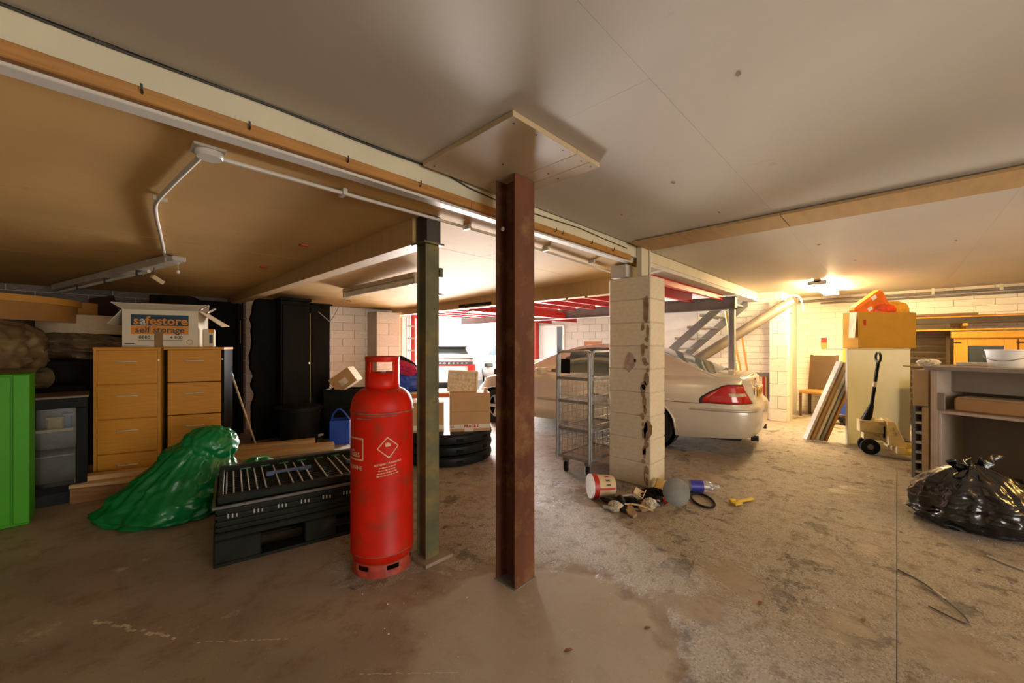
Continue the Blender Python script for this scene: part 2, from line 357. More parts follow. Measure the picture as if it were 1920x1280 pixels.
# back wall, pier on it
wb = struct(box('wall_back', m_mortar, None, -3.2, 4.40, 7.62, 7.85, 0, 2.45, 0))
GB = block_mesh('shaded', mat('shaded_block', (.17, .135, .11), rough=.85, var=.2, scale=9, bump=.5, bscale=35, rnd=.2))  # white-painted blocks coloured darker: the dim corner's shade is in the colour
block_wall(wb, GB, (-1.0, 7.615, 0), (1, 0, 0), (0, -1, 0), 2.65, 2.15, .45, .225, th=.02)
block_wall(wb, WB, (1.65, 7.615, 0), (1, 0, 0), (0, -1, 0), 2.75, 2.15, .45, .15, th=.02)
pr = struct(box('wall_back_pier', m_mortar, None, 3.72, 4.20, 7.22, 7.62, 0, 2.02, 0))
block_wall(pr, WB, (3.71, 7.215, 0), (1, 0, 0), (0, -1, 0), .50, 2.02, .50, .225, th=.02)
struct(box('wall_left', m_mortar, None, -3.3, -3.2, -6, 7.85, 0, 2.45, 0))
wr = struct(MB().box(-3.2, -.9, -6.0, -5.9, 0, 2.45).box(3.3, 10.3, -6, -5.9, 0, 2.45).box(-.9, 3.3, -6, -5.9, 2.25, 2.45).build('unseen_wall_rear', m_mortar))  # unseen rear wall, its opening made up for the fill light
# right wall and the return with the doorway
wg = struct(box('wall_right', m_mortar, None, 10.12, 10.30, -6, 1.5, 0, 2.45, 0))
block_wall(wg, WB, (10.115, -3.4, 0), (0, 1, 0), (-1, 0, 0), 4.9, 2.36, .45, .1125, th=.02, z0=.9)
block_wall(wg, WB, (10.115, -.3, 0), (0, 1, 0), (-1, 0, 0), 1.8, .9, .45, .1125, th=.02)
wt = struct(MB().box(8.62, 8.75, 1.5, 1.7, 0, 2.45).box(9.55, 10.3, 1.5, 1.7, 0, 2.45).box(8.75, 9.55, 1.5, 1.7, 2.02, 2.45).build('wall_return', m_block))
d1 = struct(box('door_1', m_cream, None, 8.80, 9.50, 1.60, 1.64, 0, 2.0, .004))
for a, b_ in ((8.75, 8.80), (9.50, 9.55)): box('door_frame', m_cream, d1, a, b_, 1.48, 1.66, 0, 2.02, .004)
box('door_frame', m_cream, d1, 8.80, 9.50, 1.48, 1.66, 2.0, 2.03, .004)
MB().cyl((9.42, 1.60, 1.0), (9.42, 1.55, 1.0), .01, 8).cyl((9.42, 1.555, 1.0), (9.30, 1.555, 1.0), .009, 8).build('door_handle', m_chrome, d1)
wq = struct(box('wall_stairs', m_mortar, None, 8.62, 8.80, 1.62, 4.9, 0, 2.45, 0))
block_wall(wq, WB, (8.615, 1.62, 0), (0, 1, 0), (-1, 0, 0), 1.35, 2.36, .45, .1125, th=.02)
box('plaster_panel', mat('old_plaster', (.46, .41, .37), rough=.8, var=.05), wq, 8.595, 8.62, 2.97, 4.9, .55, 2.36, .002)
box('dado', mat('salmon_paint', (.52, .20, .13), rough=.6), wq, 8.585, 8.62, 2.97, 4.9, 0, .55, .002)
pj = struct(box('wall_stairs_pier', m_mortar, None, 8.50, 8.74, 1.42, 1.66, 0, 2.18, 0))
block_wall(pj, WB, (8.48, 1.412, 0), (1, 0, 0), (0, -1, 0), .26, 2.18, .26, .225, th=.02)
block_wall(pj, WB, (8.488, 1.41, 0), (0, 1, 0), (-1, 0, 0), .26, 2.18, .26, .225, th=.02)
# far right wall by the opening, with the white escape door
wf = struct(box('wall_far', m_mortar, None, 10.72, 10.9, 5.6, 9.3, 0, 2.75, 0))
FB = block_mesh('far', mat('far_block', (.50, .47, .43), rough=.8, var=.06, rnd=.1))
block_wall(wf, FB, (10.712, 5.6, 0), (0, 1, 0), (-1, 0, 0), 2.28, 2.7, .45, .225, th=.02)
block_wall(wf, FB, (10.712, 7.88, 0), (0, 1, 0), (-1, 0, 0), 1.3, 2.7, .45, .225, th=.02, z0=2.05)
d2 = struct(box('door_2', m_outwall, None, 10.66, 10.70, 8.20, 8.98, 0, 2.0, .004))
box('door_frame', m_cream, d2, 10.64, 10.72, 9.0, 9.06, 0, 2.05); box('door_frame', m_outwall, d2, 10.64, 10.72, 7.90, 7.96, 0, 2.05); box('door_frame', m_outwall, d2, 10.64, 10.72, 7.96, 9.0, 2.0, 2.05)
box('glazed_strip', m_glass, d2, 10.655, 10.69, 7.97, 8.18, 0, 2.0, .002)
sg = thing('exit_sign', 'small green and white exit sign above the white door', 'sign', (10.67, 8.42, 2.22))
box('panel', m_outwall, sg, -.01, .02, -.16, .16, -.06, .06, .003); box('pictogram', mat('exit_green', (.02, .25, .12)), sg, -.014, -.008, .0, .13, -.035, .04, .001); box('arrow', MATS['exit_green'], sg, -.014, -.008, -.12, -.05, -.015, .02, .001)
# wall with the vehicle opening, red portal frame, courtyard wall outside
wo = struct(MB().box(4.40, 5.62, 9.1, 9.3, 0, 2.75).box(10.6, 10.9, 9.1, 9.3, 0, 2.75).box(5.62, 10.6, 9.1, 9.3, 2.45, 2.75).build('wall_opening', m_outwall))
struct(MB().box(4.30, 4.42, 7.62, 9.3, 0, 2.75).build('wall_side', m_mortar))
struct(box('wall_courtyard', m_outwall, None, -2, 22, 15.5, 15.7, 0, 4.6, 0))
struct(box('wall_courtyard_side', m_outwall, None, 15.8, 16, 6, 15.5, 0, 4.6, 0))
struct(box('ceiling_bay', m_outwall, None, 4.28, 10.92, 1.92, 9.3, 2.75, 2.85, 0)); struct(MB().box(8.62, 10.3, 1.5, 1.9, 2.45, 2.85).box(3.9, 8.62, 1.905, 1.92, 2.36, 2.85).box(4.28, 4.30, 1.92, 7.85, 2.44, 2.85).box(10.72, 10.9, 1.7, 5.6, 0, 2.85).build('wall_bay', m_outwall))
fr = thing('portal_frame', 'red steel portal frame around the bright vehicle opening', 'steel frame')
box('post', m_red, fr, 5.62, 5.80, 8.92, 9.08, 0, 2.26); box('post', m_red, fr, 10.42, 10.58, 8.92, 9.08, 0, 2.26); box('lintel', m_red, fr, 5.62, 10.58, 8.92, 9.08, 2.26, 2.44)
# ------------------------------------------------------------ pillar
pl = struct(box('pillar', m_mortar, None, 3.655, 3.965, 1.695, 2.125, 0, 2.03, 0)); pl.name = 'wall_pillar'
PB = block_mesh('pillar', m_pillar, .02)
for k in range(9):
    z0 = k * .2265; z1 = z0 + .2265
    ob = bpy.data.objects.new('block', PB); ob.location = (3.81 + random.uniform(-.0008, .0008), 1.91 + random.uniform(-.003, .003), (z0 + z1) / 2)
    ob.scale = (.325, .445, z1 - z0 - .006); ob.parent = pl; C.objects.link(ob)
box('post_stub', m_cream, pl, 3.70, 3.84, 1.80, 1.858, 2.04, 2.352, .004); box('post_stub', m_white, pl, 3.66, 3.97, 1.95, 2.12, 2.05, 2.18, .004)
MB().tube([(3.85, 1.79, 2.35), (3.852, 1.79, 2.2), (3.85, 1.79, 2.04)], .012, 8).build('pipe', m_cream, pl)
def chips(parent, plane, spots, m_=None, nm='chipped_patch'):
    for (a, z, w, h) in spots:
        poly = []; n = 9
        for i in range(n):
            t = 2 * PI * i / n; rr = 1 + .45 * noise.noise(Vector((a * 9 + math.cos(t) * 2, z * 9 + math.sin(t) * 2, 4))); poly.append((a + math.cos(t) * w * rr / 2, z + math.sin(t) * h * rr / 2))
        MB().prism_axis(poly, plane - .0025, plane + .002, 'x').build(nm, m_ or m_chip, parent)
rq = random.Random(3); chips(pl, 3.6476, [(1.735, 1.71, .06, .27), (1.715, .55, .09, .20)] + [(1.735 + rq.uniform(-.025, .035), .06 + k * .062 + rq.uniform(-.02, .02), rq.uniform(.015, .055), rq.uniform(.03, .13)) for k in range(25)])
chips(pl, 3.6478, [(1.90, 1.20, .11, .17)], mat('grubby_stain', (.36, .26, .215), rough=.8, var=.3, scale=20), 'stain'); chips(pl, 3.6468, [(1.845, 1.215, .022, .035)], m_black, 'stain')

# ------------------------------------------------------------ steel columns
col = thing('steel_column', 'rust-brown steel column with square ceiling plate in the middle of the room', 'column', (1.69, 1.607, 0))
hx, hy = .083, .078
box('flange', m_rust, col, -hx, hx, -hy, -hy + .011, 0, 2.322, .001); box('flange', m_rust, col, -hx, hx, hy - .011, hy, 0, 2.322, .001)
box('web', m_rust, col, -.005, .005, -hy + .011, hy - .011, 0, 2.322, 0)
box('base_plate', m_greysteel, col, -.09, .09, -.085, .085, 0, .005, .001)
MB().cyl((-.084, .02, 2.03), (-.079, .02, 2.03), .012, 10).build('bolt_hole_cap', m_white, col)
px0, px1, py0, py1 = -.485, .192, -.449, .222
box('ceiling_plate', m_plate, col, px0, -.02, py0, py1, 2.325, 2.351, .002); box('ceiling_plate_strip', m_plate, col, -.018, .10, py0, py1, 2.325, 2.351, .002); box('ceiling_plate_strip', m_plate, col, .102, px1, py0, py1, 2.325, 2.351, .002)
for sx, sy in ((-.44, -.41), (-.1, -.42), (.06, -.42), (.15, -.42), (.06, -.2), (.15, -.2), (.06, .05), (.15, .05), (-.44, .18), (-.2, -.1), (-.3, -.42), (.15, .18)):
    MB().cyl((sx, sy, 2.3245), (sx, sy, 2.327), .006, 8).build('screw', m_blacksteel, col)
gcol = thing('steel_column', 'green and yellow painted steel column beside the red gas cylinder', 'column', (1.465, 2.165, 0))
w = .05
box('flange', m_greensteel, gcol, -w, w, -w, -w + .009, .022, 2.0, .001); box('flange', m_greensteel, gcol, -w, w, w - .009, w, .022, 2.0, .001); box('web', m_greensteel, gcol, -.03, .03, -w + .009, w - .009, .022, 2.0, 0)
box('base_plate', mat('dusty_plate', (.24, .19, .13), rough=.8), gcol, -.085, .12, -.105, .10, 0, .022, .002); box('cap_plate', m_greensteel, gcol, -.075, .075, -.075, .075, 2.0, 2.012, .001)
box('head_stub', m_blacksteel, gcol, -.045, .06, -.055, .055, 2.012, 2.185, .002)
box('bracket', m_greensteel, gcol, .05, .075, -.06, -.03, 1.80, 1.86, .002)

# ------------------------------------------------------------ mezzanine over the car bay
mz = thing('mezzanine', 'red steel mezzanine joists under white corrugated decking over the silver car', 'mezzanine')
y = 2.05
while y < 8.7:
    MB().box(4.44, 7.06, y - .03, y + .03, 2.10, 2.115).box(4.44, 7.06, y - .008, y + .008, 2.115, 2.25).box(4.44, 7.06, y - .03, y + .03, 2.25, 2.265).build('joist', m_red, mz); y += .48
MB().box(7.06, 7.18, 1.86, 8.86, 1.95, 1.965).box(7.11, 7.125, 1.86, 8.86, 1.965, 2.14).box(7.06, 7.18, 1.86, 8.86, 2.14, 2.155).box(7.06, 7.18, 1.86, 1.87, 1.95, 2.155).build('edge_beam', m_greysteel, mz)
for k in range(4):
    x0 = 4.44 + k * .95; rows = []
    for i in range(25):
        x = x0 + i * .95 / 24; rows.append([(x, 1.98, 2.275 + (.03 if (i // 2) % 2 else 0)), (x, 8.86, 2.275 + (.03 if (i // 2) % 2 else 0))])
    MB().grid(rows).build('decking_sheet', m_deck, mz, solid=.002)
box('post', m_greysteel, mz, 7.075, 7.165, 1.875, 1.965, 0, 1.95, .003)
box('cross_beam', m_red, mz, 4.42, 7.08, 5.2, 5.32, 1.95, 2.10, .003)
for y in (7.3, 8.3): MB().box(7.18, 10.5, y - .03, y + .03, 2.10, 2.115).box(7.18, 10.5, y - .008, y + .008, 2.115, 2.25).box(7.18, 10.5, y - .03, y + .03, 2.25, 2.265).build('joist', m_red, mz)

st = thing('steel_staircase', 'grey steel staircase with yellow-edged treads rising behind the silver car', 'staircase')
m_nose = mat('yellow_nosing', (.55, .36, .05), rough=.6)
def sz(y): return 1.29 + (3.108 - y) * .8966
for X in (7.42, 8.48):
    ya, yb = 4.55, 2.02
    MB().prism_axis([(ya, max(0, sz(ya))), (yb, sz(yb)), (yb, sz(yb) - .17), (ya - .19, 0), (ya, 0)], X - .02, X + .02, 'x').build('stringer', m_greysteel, st)
for k in range(11):
    z = .19 + k * .2; yc = 3.108 - (z - 1.29) / .8966
    box('tread', m_galv, st, 7.44, 8.46, yc - .02, yc + .20, z - .10, z - .07, .003); box('nosing', m_nose, st, 7.44, 8.46, yc + .195, yc + .21, z - .115, z - .068, .002)
    
# ------------------------------------------------------------ ceiling services
jb = thing('junction_box', 'white round junction box with conduits on the brown ceiling', 'junction box', (.325, 2.10, 0))
MB().at((0, 0, 0)).lathe([(0, 2.155), (.045, 2.155), (.052, 2.165), (.052, 2.188), (0, 2.188)], 20).build('cover', m_wire, jb, smooth=30); box('back_plate', m_wire, jb, -.062, .05, -.06, .05, 2.178, 2.19, .003)
cn = thing('conduit', 'long pale conduit crossing the ceiling from the junction box to the pillar', 'conduit')
MB().tube([(.37, 2.10, 2.166), (2.05, 2.117, 2.168), (3.2, 2.20, 2.168), (4.0, 2.27, 2.166)], .010, 8).build('pipe', m_wire, cn)
for x in (.9, 1.75, 2.6, 3.3): box('clip', m_wire, cn, x - .012, x + .012, 2.085, 2.15, 2.155, 2.19, .003)
cn = thing('conduit', 'short white conduit bending from the junction box to the dead light fitting', 'conduit')
MB().tube(catmull([(x, y, zl(y) - .017) for x, y in ((.30, 2.14), (.25, 2.6), (.22, 2.95), (.235, 3.2), (.30, 3.75), (.37, 4.35), (.40, 4.62))], 5), .011, 8).build('pipe', m_wire, cn, smooth=50); box('clip', m_wire, cn, .20, .26, 2.88, 2.90, 2.15, 2.172, .003)
m_tubeoff = mat('unlit_tube', (.62, .60, .55), rough=.3); m_batt = mat('dusty_fitting', (.40, .34, .26), rough=.5, var=.15)
fl1 = thing('light_fitting', 'broken unlit fluorescent fitting hanging askew over the stored boxes', 'light fitting', (.42, 4.62, 2.112), rot=(math.radians(-1.5), 0, math.radians(17)))
MB().box(-.055, .055, -.08, 2.6, -.035, .03).build('spine', m_batt, fl1, bev=.008); MB().cyl((-.02, .3, -.065), (-.02, 2.5, -.065), .014, 10).build('fluorescent_tube', m_tubeoff, fl1)
MB().box(-.05, .05, -.20, -.08, -.03, .012).build('end_cap', m_wire, fl1, bev=.01)
for yy_ in (.5, 1.2, 1.9): box('tube_clip', m_blacksteel, fl1, -.04, .01, yy_ - .012, yy_ + .012, -.085, -.03, .003)
MB().tube([(0, .25, -.03), (-.01, .24, -.09), (.0, .22, -.13)], .004, 6).build('loose_wire', m_blacksteel, fl1); MB().at((0, .2, -.15), (.3, .5, .2)).box(-.05, .05, -.02, .02, -.015, .02).build('loose_holder', m_cardlight, fl1, bev=.003)
MB().tube([(.02, -.12, -.03), (.022, -.12, -.10)], .002, 5).build('pull_cord', m_batt, fl1); MB().cyl((.022, -.12, -.10), (.022, -.12, -.125), .012, 8).build('cord_pull', m_wire, fl1)
fl2 = thing('light_fitting', 'unlit fluorescent batten under the ceiling left of the green column', 'light fitting', (2.33, 3.62, 2.08))
MB().box(-.06, .06, 0, 1.75, .0, .05).build('spine', m_batt, fl2, bev=.008); MB().tube([(0, .03, -.025), (0, 1.72, -.025)], .038, 12).build('diffuser', m_tubeoff, fl2, smooth=40); box('end_cap', m_batt, fl2, -.05, .05, 1.72, 1.76, -.07, .05); box('end_cap', m_batt, fl2, -.05, .05, -.01, .03, -.07, .05)
MB().tube([(0, 1.7, -.05), (.03, 2.0, -.12), (.06, 2.35, -.30), (.07, 2.5, -.36), (.0, 2.75, -.2)], .006, 6).build('hanging_cable', m_wire, fl2)
# the lit twin-tube fitting on the right
m_lit = mat('lit_tube', (1, .9, .7), emis=(1, .72, .36, 170.0))
fl3 = thing('light_fitting', 'lit twin-tube fluorescent fitting glowing on the right ceiling', 'light fitting', (7.4, .85, 2.30))
MB().box(0, 1.8, -.045, .045, .0, .05).build('spine', m_batt, fl3, bev=.006)
for yv in (-.085, .085): MB().cyl((.04, yv, -.005), (1.76, yv, -.005), .016, 10).build('fluorescent_tube', m_lit, fl3)
for xv in (.0, 1.74): box('tube_holder', m_wire, fl3, xv, xv + .06, -.11, .11, -.03, .03, .004)
# tubes of a like fitting behind the camera
fl4 = thing('light_fitting', 'lit fluorescent fitting on the ceiling behind the viewpoint', 'light fitting', (5.0, -2.5, 2.30))
MB().box(0, 1.8, -.045, .045, .0, .05).build('spine', m_batt, fl4); MB().cyl((.04, 0, -.02), (1.76, 0, -.02), .016, 10).build('fluorescent_tube', mat('lit_tube_second', (1, .9, .7), emis=(1, .60, .15, 115.0)), fl4)
pp = thing('ceiling_pipes', 'dark pipes on white brackets along the top of the right wall', 'pipes')
MB().tube([(9.98, -3.6, 2.27), (9.98, .9, 2.27), (9.95, 1.45, 2.26)], .022, 8).build('pipe', m_greysteel, pp); MB().tube([(10.05, -3.6, 2.21), (10.05, 1.1, 2.21)], .018, 8).build('pipe', m_greysteel, pp)
for yv in (-2.4, -1.2, -.45, .3): box('bracket', m_wire, pp, 9.955, 10.0, yv - .02, yv + .02, 2.24, 2.35, .003)
tr = thing('rolled_tube', 'long dark tube slung diagonally below the stairs towards the ceiling', 'tube')
MB().tube([(7.2, 2.55, 1.08), (8.42, 1.34, 2.14)], .085, 20).build('roll', mat('grey_roll', (.13, .105, .08), rough=.55), tr, smooth=40)
MB().tube([(8.42 + .13 * math.cos(a) - .02, 1.30 - .10 * math.cos(a), 2.14 + .10 * math.sin(a)) for a in [i * PI / 7 for i in range(8)]][::-1] + [(8.57, 1.18, 1.98)], .016, 8).build('cable_loop', m_wire, tr)
for (x, y) in ((1.134, 3.40), (1.14, 4.54), (3.6, 5.0), (2.9, 6.6)):
    o = MB().box(-.03, .03, -.02, .02, -.012, 0).build('fixing_block', m_red); o.location = (x, y, zl(y)); tag(o, {3.40: 'small red fixing block on the brown ceiling nearest the viewer', 4.54: 'small red fixing block on the brown ceiling above the filing cabinets', 5.0: 'small red fixing block on the ceiling left of the boxed beam', 6.6: 'small red fixing block on the ceiling by the back wall'}[y], 'fixing block')

# ------------------------------------------------------------ gas cylinder
m_gas = mat('gas_red', (.52, .010, .001), rough=.42, spec=.25, var=.18, scale=5, dirt=(.24, .035, .012), dscale=6, dlo=.52, dhi=.70)
m_gasdark = mat('gas_scuffed', (.33, .04, .018), rough=.6, var=.3, scale=12, dirt=(.10, .06, .04), dscale=9)
m_scuff = mat('scuff_grey', (.20, .09, .06), rough=.7, var=.4, scale=20)
m_print = mat('cream_print', (.62, .38, .22), rough=.6, var=.15, scale=40)
gc = thing('gas_cylinder', 'tall red gas cylinder with white hazard print standing in front', 'gas cylinder', (1.232, 2.318, 0))
R = .187; phi0 = math.radians(-118)
MB().lathe([(.0, .06), (.150, .06), (.172, .08), (R, .115), (R, .122), (R + .002, .126), (R, .130), (R, .965), (R + .002, .970), (R, .976), (R - .004, 1.005), (.176, 1.035), (.158, 1.065), (.130, 1.09), (.09, 1.105), (0, 1.11)], 56).build('body', m_gas, gc, smooth=30)
rows = []
NA = 72
def ring(parent, name, m, prof, windows, zlo, zhi, th):
    rows = [[(r * math.cos(2 * PI * i / NA), r * math.sin(2 * PI * i / NA), z) for r, z in prof] for i in range(NA + 1)]
    def keep(i, k):
        zc = (prof[k][1] + prof[k + 1][1]) / 2
        if not zlo < zc < zhi: return True
        a = 2 * PI * (i + .5) / NA
        return not any(abs((a - c + PI) % (2 * PI) - PI) < hw for c, hw in windows)
    return MB().grid(rows, keep).build(name, m, parent, smooth=50, solid=th)
ring(gc, 'foot_ring', m_gasdark, [(.150, .075), (.168, .072), (.172, .066), (.172, .040), (.174, .002), (.168, .0)], [(phi0 + k * PI / 3 + .35, .24) for k in range(6)], .042, .068, .006)
ring(gc, 'collar', m_gas, [(.098, 1.095), (.099, 1.12), (.099, 1.195), (.098, 1.262), (.099, 1.268), (.102, 1.29), (.096, 1.293)], [(phi0 - .1, .72), (phi0 + PI - .1, .72)], 1.196, 1.262, .006)
MB().lathe([(0, 1.10), (.03, 1.10), (.03, 1.16), (.018, 1.17), (.018, 1.20), (0, 1.20)], 12).cyl((0, 0, 1.18), (.07, 0, 1.18), .014, 8).build('valve', m_greysteel, gc)
MB().lathe([(R + .0015, .958), (R + .0022, .962), (R + .0015, .966)], 56).build('weld_scuff', m_scuff, gc)
for z, a0, a1 in ((.93, -2.95, -2.4), (.945, -2.5, -1.6), (.125, -3.0, -1.1)): MB().lathe([(R + .001, z), (R + .0018, z + .003), (R + .001, z + .006)], 20, a0, a1).build('scuff', m_scuff, gc)
def wrap(vs, phi, z0, tilt=0, off=.0012):
    out = []
    for x, y, _ in vs:
        X = x * math.cos(tilt) - y * math.sin(tilt); Y = x * math.sin(tilt) + y * math.cos(tilt); a = phi + X / R
        out.append(((R + off) * math.cos(a), (R + off) * math.sin(a), z0 + Y))
    return out
def wtext(t, size, phi, z, bold=0, tilt=.12):
    v, f = text_mesh(t, size, bold); MB().add(wrap(v, phi, z, tilt), f).build('lettering', m_print, gc)
def wlines(polys, phi, z, name='print', tilt=.0):
    mb = MB()
    for p in polys: mb.add(wrap([(x, y, 0) for x, y in p], phi, z, tilt), [tuple(range(len(p)))])
    mb.build(name, m_print, gc)
def stroke(a, b, w, n=5):
    a, b = Vector((*a, 0)), Vector((*b, 0)); d = (b - a); u = Vector((-d.y, d.x, 0)).normalized() * w / 2; out = []
    for i in range(n):
        p, q = a + d * i / n, a + d * (i + 1) / n; out.append([(p - u)[:2], (q - u)[:2], (q + u)[:2], (p + u)[:2]])
    return out
pd = phi0 + .17; dm = [(0, .060), (.060, 0), (0, -.060), (-.060, 0)]
wlines(sum([stroke(dm[i], dm[(i + 1) % 4], .006) for i in range(4)], []) + [[(-.015, .006), (.015, .006), (.017, .024), (.010, .022), (.006, .032), (.001, .026), (-.004, .038), (-.008, .026), (-.014, .030)]], pd, .765, 'hazard_diamond', .08)
wtext('EXTREMELY FLAMMABLE', .0145, pd, .672, .0006)
for i, wd in enumerate((.10, .11, .125, .13)):
    segs = []; x = -wd / 2; k = 0
    while x < wd / 2 - .01:
        L_ = .010 + .016 * abs(noise.noise(Vector((i * 3.1, k * 1.7, 2)))); segs += [[(x, -.0028), (min(x + L_, wd / 2), -.0028), (min(x + L_, wd / 2), .0028), (x, .0028)]]; x += L_ + .004; k += 1
    wlines(segs, pd, .652 - i * .0155, 'small_print', .12)
pg = phi0 - 1.02; bx_ = [(-.075, .062), (.075, .062), (.075, -.062), (-.075, -.062)]
wlines(sum([stroke(bx_[i], bx_[(i + 1) % 4], .009) for i in range(4)], []), pg, .755, 'logo_frame'); wtext('Gas', .055, pg + .06, .727, .001, 0); wtext('PROPANE', .030, pg + .02, .645, .001, 0)

# ------------------------------------------------------------ folding pallet box
m_pb = mat('dark_green_plastic', (.011, .0125, .009), rough=.5, spec=.12, var=.3, scale=8, dirt=(.045, .04, .03), dscale=5, dlo=.58, dhi=.75)
m_pbl = mat('worn_edge', (.10, .095, .085), rough=.5, var=.4, scale=20); m_rib = mat('pale_rib', (.42, .40, .36), rough=.5, var=.2); m_bluelatch = mat('blue_latch', (.05, .09, .20), rough=.5)
pb = thing('pallet_box', 'black folding pallet box with blue latches behind the red cylinder', 'pallet box', (.48, 2.99, 0), math.radians(-10.8))
LX, LY, HT = 1.2, .80, .40
for x0, x1 in ((0, .25), (.50, .70), (.95, 1.2)):
    for y0, y1 in ((0, .14), (.33, .47), (.66, .80)): box('foot', m_pb, pb, x0, x1, y0, y1, .02, .16, .008)
for y0, y1 in ((0, .14), (.33, .47), (.66, .80)): box('skid', m_pb, pb, 0, LX, y0, y1, 0, .022, .004)
box('base', m_pb, pb, 0, LX, 0, LY, .16, .205, .008)
for z in (.225, .262, .30, .337): MB().box(.01, LX - .01, .006, LY - .006, z - .008, z + .014).build('side_rib', m_pb, pb, bev=.003)
box('side_wall', m_pb, pb, .02, LX - .02, .018, LY - .018, .205, .36, .002)
for g in range(8):
    for k in range(3): MB().tube([(.075 + g * .135 + k * .022, .004, .292), (.075 + g * .135 + k * .022, .004, .318 - .003 * k)], .0045, 6).build('slot_mark', m_rib, pb)
box('rim', m_pbl, pb, -.006, LX + .006, -.006, .012, .356, .374, .003); box('rim', m_pbl, pb, -.006, LX + .006, LY - .012, LY + .006, .356, .374, .003); box('rim', m_pbl, pb, -.006, .012, .012, LY - .012, .356, .374, .003); box('rim', m_pbl, pb, LX - .012, LX + .006, .012, LY - .012, .356, .374, .003)
box('folded_side', m_pb, pb, .03, LX - .03, .06, LY - .03, .36, .395, .004)
for k in range(14): box('grid_bar', m_pb, pb, .05, LX - .05, .10 + k * .045, .118 + k * .045, .395, .402, .001)
for k, x in enumerate([.06, .10, .145, .185, .23, .28, .36, .44, .50, .56, .66, .76, .82, .88, .98, 1.06, 1.12]): box('pale_bar', m_rib, pb, x, x + .008, .12, LY - .13, .398, .410, .001)
MB().box(.02, LX - .02, .045, .085, .37, .418).box(.02, LX - .02, LY - .085, LY - .02, .37, .43).box(.02, .05, .085, LY - .085, .37, .424).box(LX - .05, LX - .02, .085, LY - .085, .37, .424).build('top_frame', m_pb, pb, bev=.006)
for x in (.30, .86):
    MB().box(x, x + .30, .42, .445, .405, .425).box(x, x + .05, .385, .43, .405, .43).box(x + .22, x + .28, .40, .42, .405, .425).build('latch', m_bluelatch, pb, bev=.003)
for k in range(6): box('hand_slot', mat('slot_green', (.02, .25, .10), rough=.4), pb, .15 + k * .13, .215 + k * .13, LY - .086, LY - .080, .395, .408, .001)

# ------------------------------------------------------------ bags
def bag(parent, name, m, rx, ry, h, seed, n=132, mrows=84, fold=.05, prof=None, knot=None, sharp=1.0):
    """a plastic sack: lathe-like shell whose gathers run up to its neck, with noisy creases"""
    rows = []
    for i in range(n + 1):
        a = 2 * PI * i / n; row = []
        for k in range(mrows + 1):
            t = k / mrows; r, z = prof(t)
            d = Vector((math.cos(a) * 1.6, math.sin(a) * 1.6, t * 2.2 + seed))
            big = noise.noise(d * .9 + Vector((seed, 0, 0))) * .22
            g = 1 - abs(noise.noise(Vector((math.cos(a) * 4.2 + seed, math.sin(a) * 4.2, t * 1.2)))) * 2
            c = 1 - abs(noise.noise(Vector((math.cos(a) * 2.4, math.sin(a) * 2.4 + seed, t * 5.5)))) * 2
            c2_ = 1 - 2 * abs(noise.noise(Vector((math.cos(a) * 5.5 + seed, math.sin(a) * 5.5, t * 9 + seed)))); c3_ = 1 - 2 * abs(noise.noise(Vector((math.cos(a) * 12, math.sin(a) * 12 + seed, t * 16))))
            f = 1 + big + fold * (g * (.35 + t) + c * (1.1 - t) + .45 * c2_ + .22 * c3_) * sharp
            zz = z * h * (1 + .10 * noise.noise(Vector((math.cos(a) * 1.1 + seed * 2, math.sin(a) * 1.1, t)))) + fold * .10 * c * (t > .03)
            row.append((math.cos(a) * r * rx * f, math.sin(a) * r * ry * f, max(0, zz) if k else 0))
        rows.append(row)
    for k in range(mrows + 1): rows[-1][k] = rows[0][k]
    return MB().grid(rows).build(name, m, parent, smooth=70)
def P_sack(t):   # profile radius, height
    return (interp(t, [0, .04, .2, .45, .65, .8, .9, 1], [0, .86, 1.0, .97, .78, .50, .22, .05]), interp(t, [0, .04, .2, .45, .65, .8, .9, 1], [0, 0, .18, .48, .70, .86, .95, 1.0]))
m_gbag = mat('green_bag', (.002, .150, .035), rough=.30, var=.15, scale=3, spec=.4)
gb = thing('rubble_sack', 'big green plastic rubble sack slumped before the filing cabinets', 'bag', (.42, 4.33, 0), math.radians(-44))
def P_mound(t):
    return (interp(t, [0, .03, .15, .35, .55, .72, .86, .95, 1], [0, .95, 1.0, .86, .66, .50, .40, .24, .02]), interp(t, [0, .03, .15, .35, .55, .72, .86, .95, 1], [0, 0, .08, .30, .54, .74, .90, .98, 1.0]))
o = bag(gb, 'sack', m_gbag, .46, .36, .56, 3.3, fold=.085, prof=P_mound)
for v in o.data.vertices:   # the top leans to the right
    z = v.co.z; v.co.x += .24 * (z / .56) ** 1.2; v.co.y += .05 * z
o = bag(gb, 'spread_end', m_gbag, .30, .34, .36, 8.1, fold=.06, prof=P_mound); o.location = (.58, .20, 0)
o = bag(gb, 'spread_end', m_gbag, .26, .16, .30, 5.5, fold=.06, prof=P_mound); o.location = (1.02, .02, .16); o.location = (.95, .34, .0)
crumple_later = (gb, m_gbag)
MB().add([(-.55, -.10, .004), (-.36, -.06, .06), (-.30, -.22, .03), (-.44, -.20, .004), (-.40, .02, .004)], [(0, 3, 1), (3, 2, 1), (0, 1, 4)]).build('loose_corner', m_gbag, gb, solid=.006)
m_bbag = mat('black_bag', (.008, .008, .008), rough=.20, var=.2, scale=3, spec=.75)
bb_ = thing('refuse_sack', 'tied black refuse sack on the floor before the grey counter', 'bag', (4.66, -.43, 0), math.radians(-40))
bag(bb_, 'sack', m_bbag, .34, .32, .44, 11.7, fold=.10, prof=P_sack)
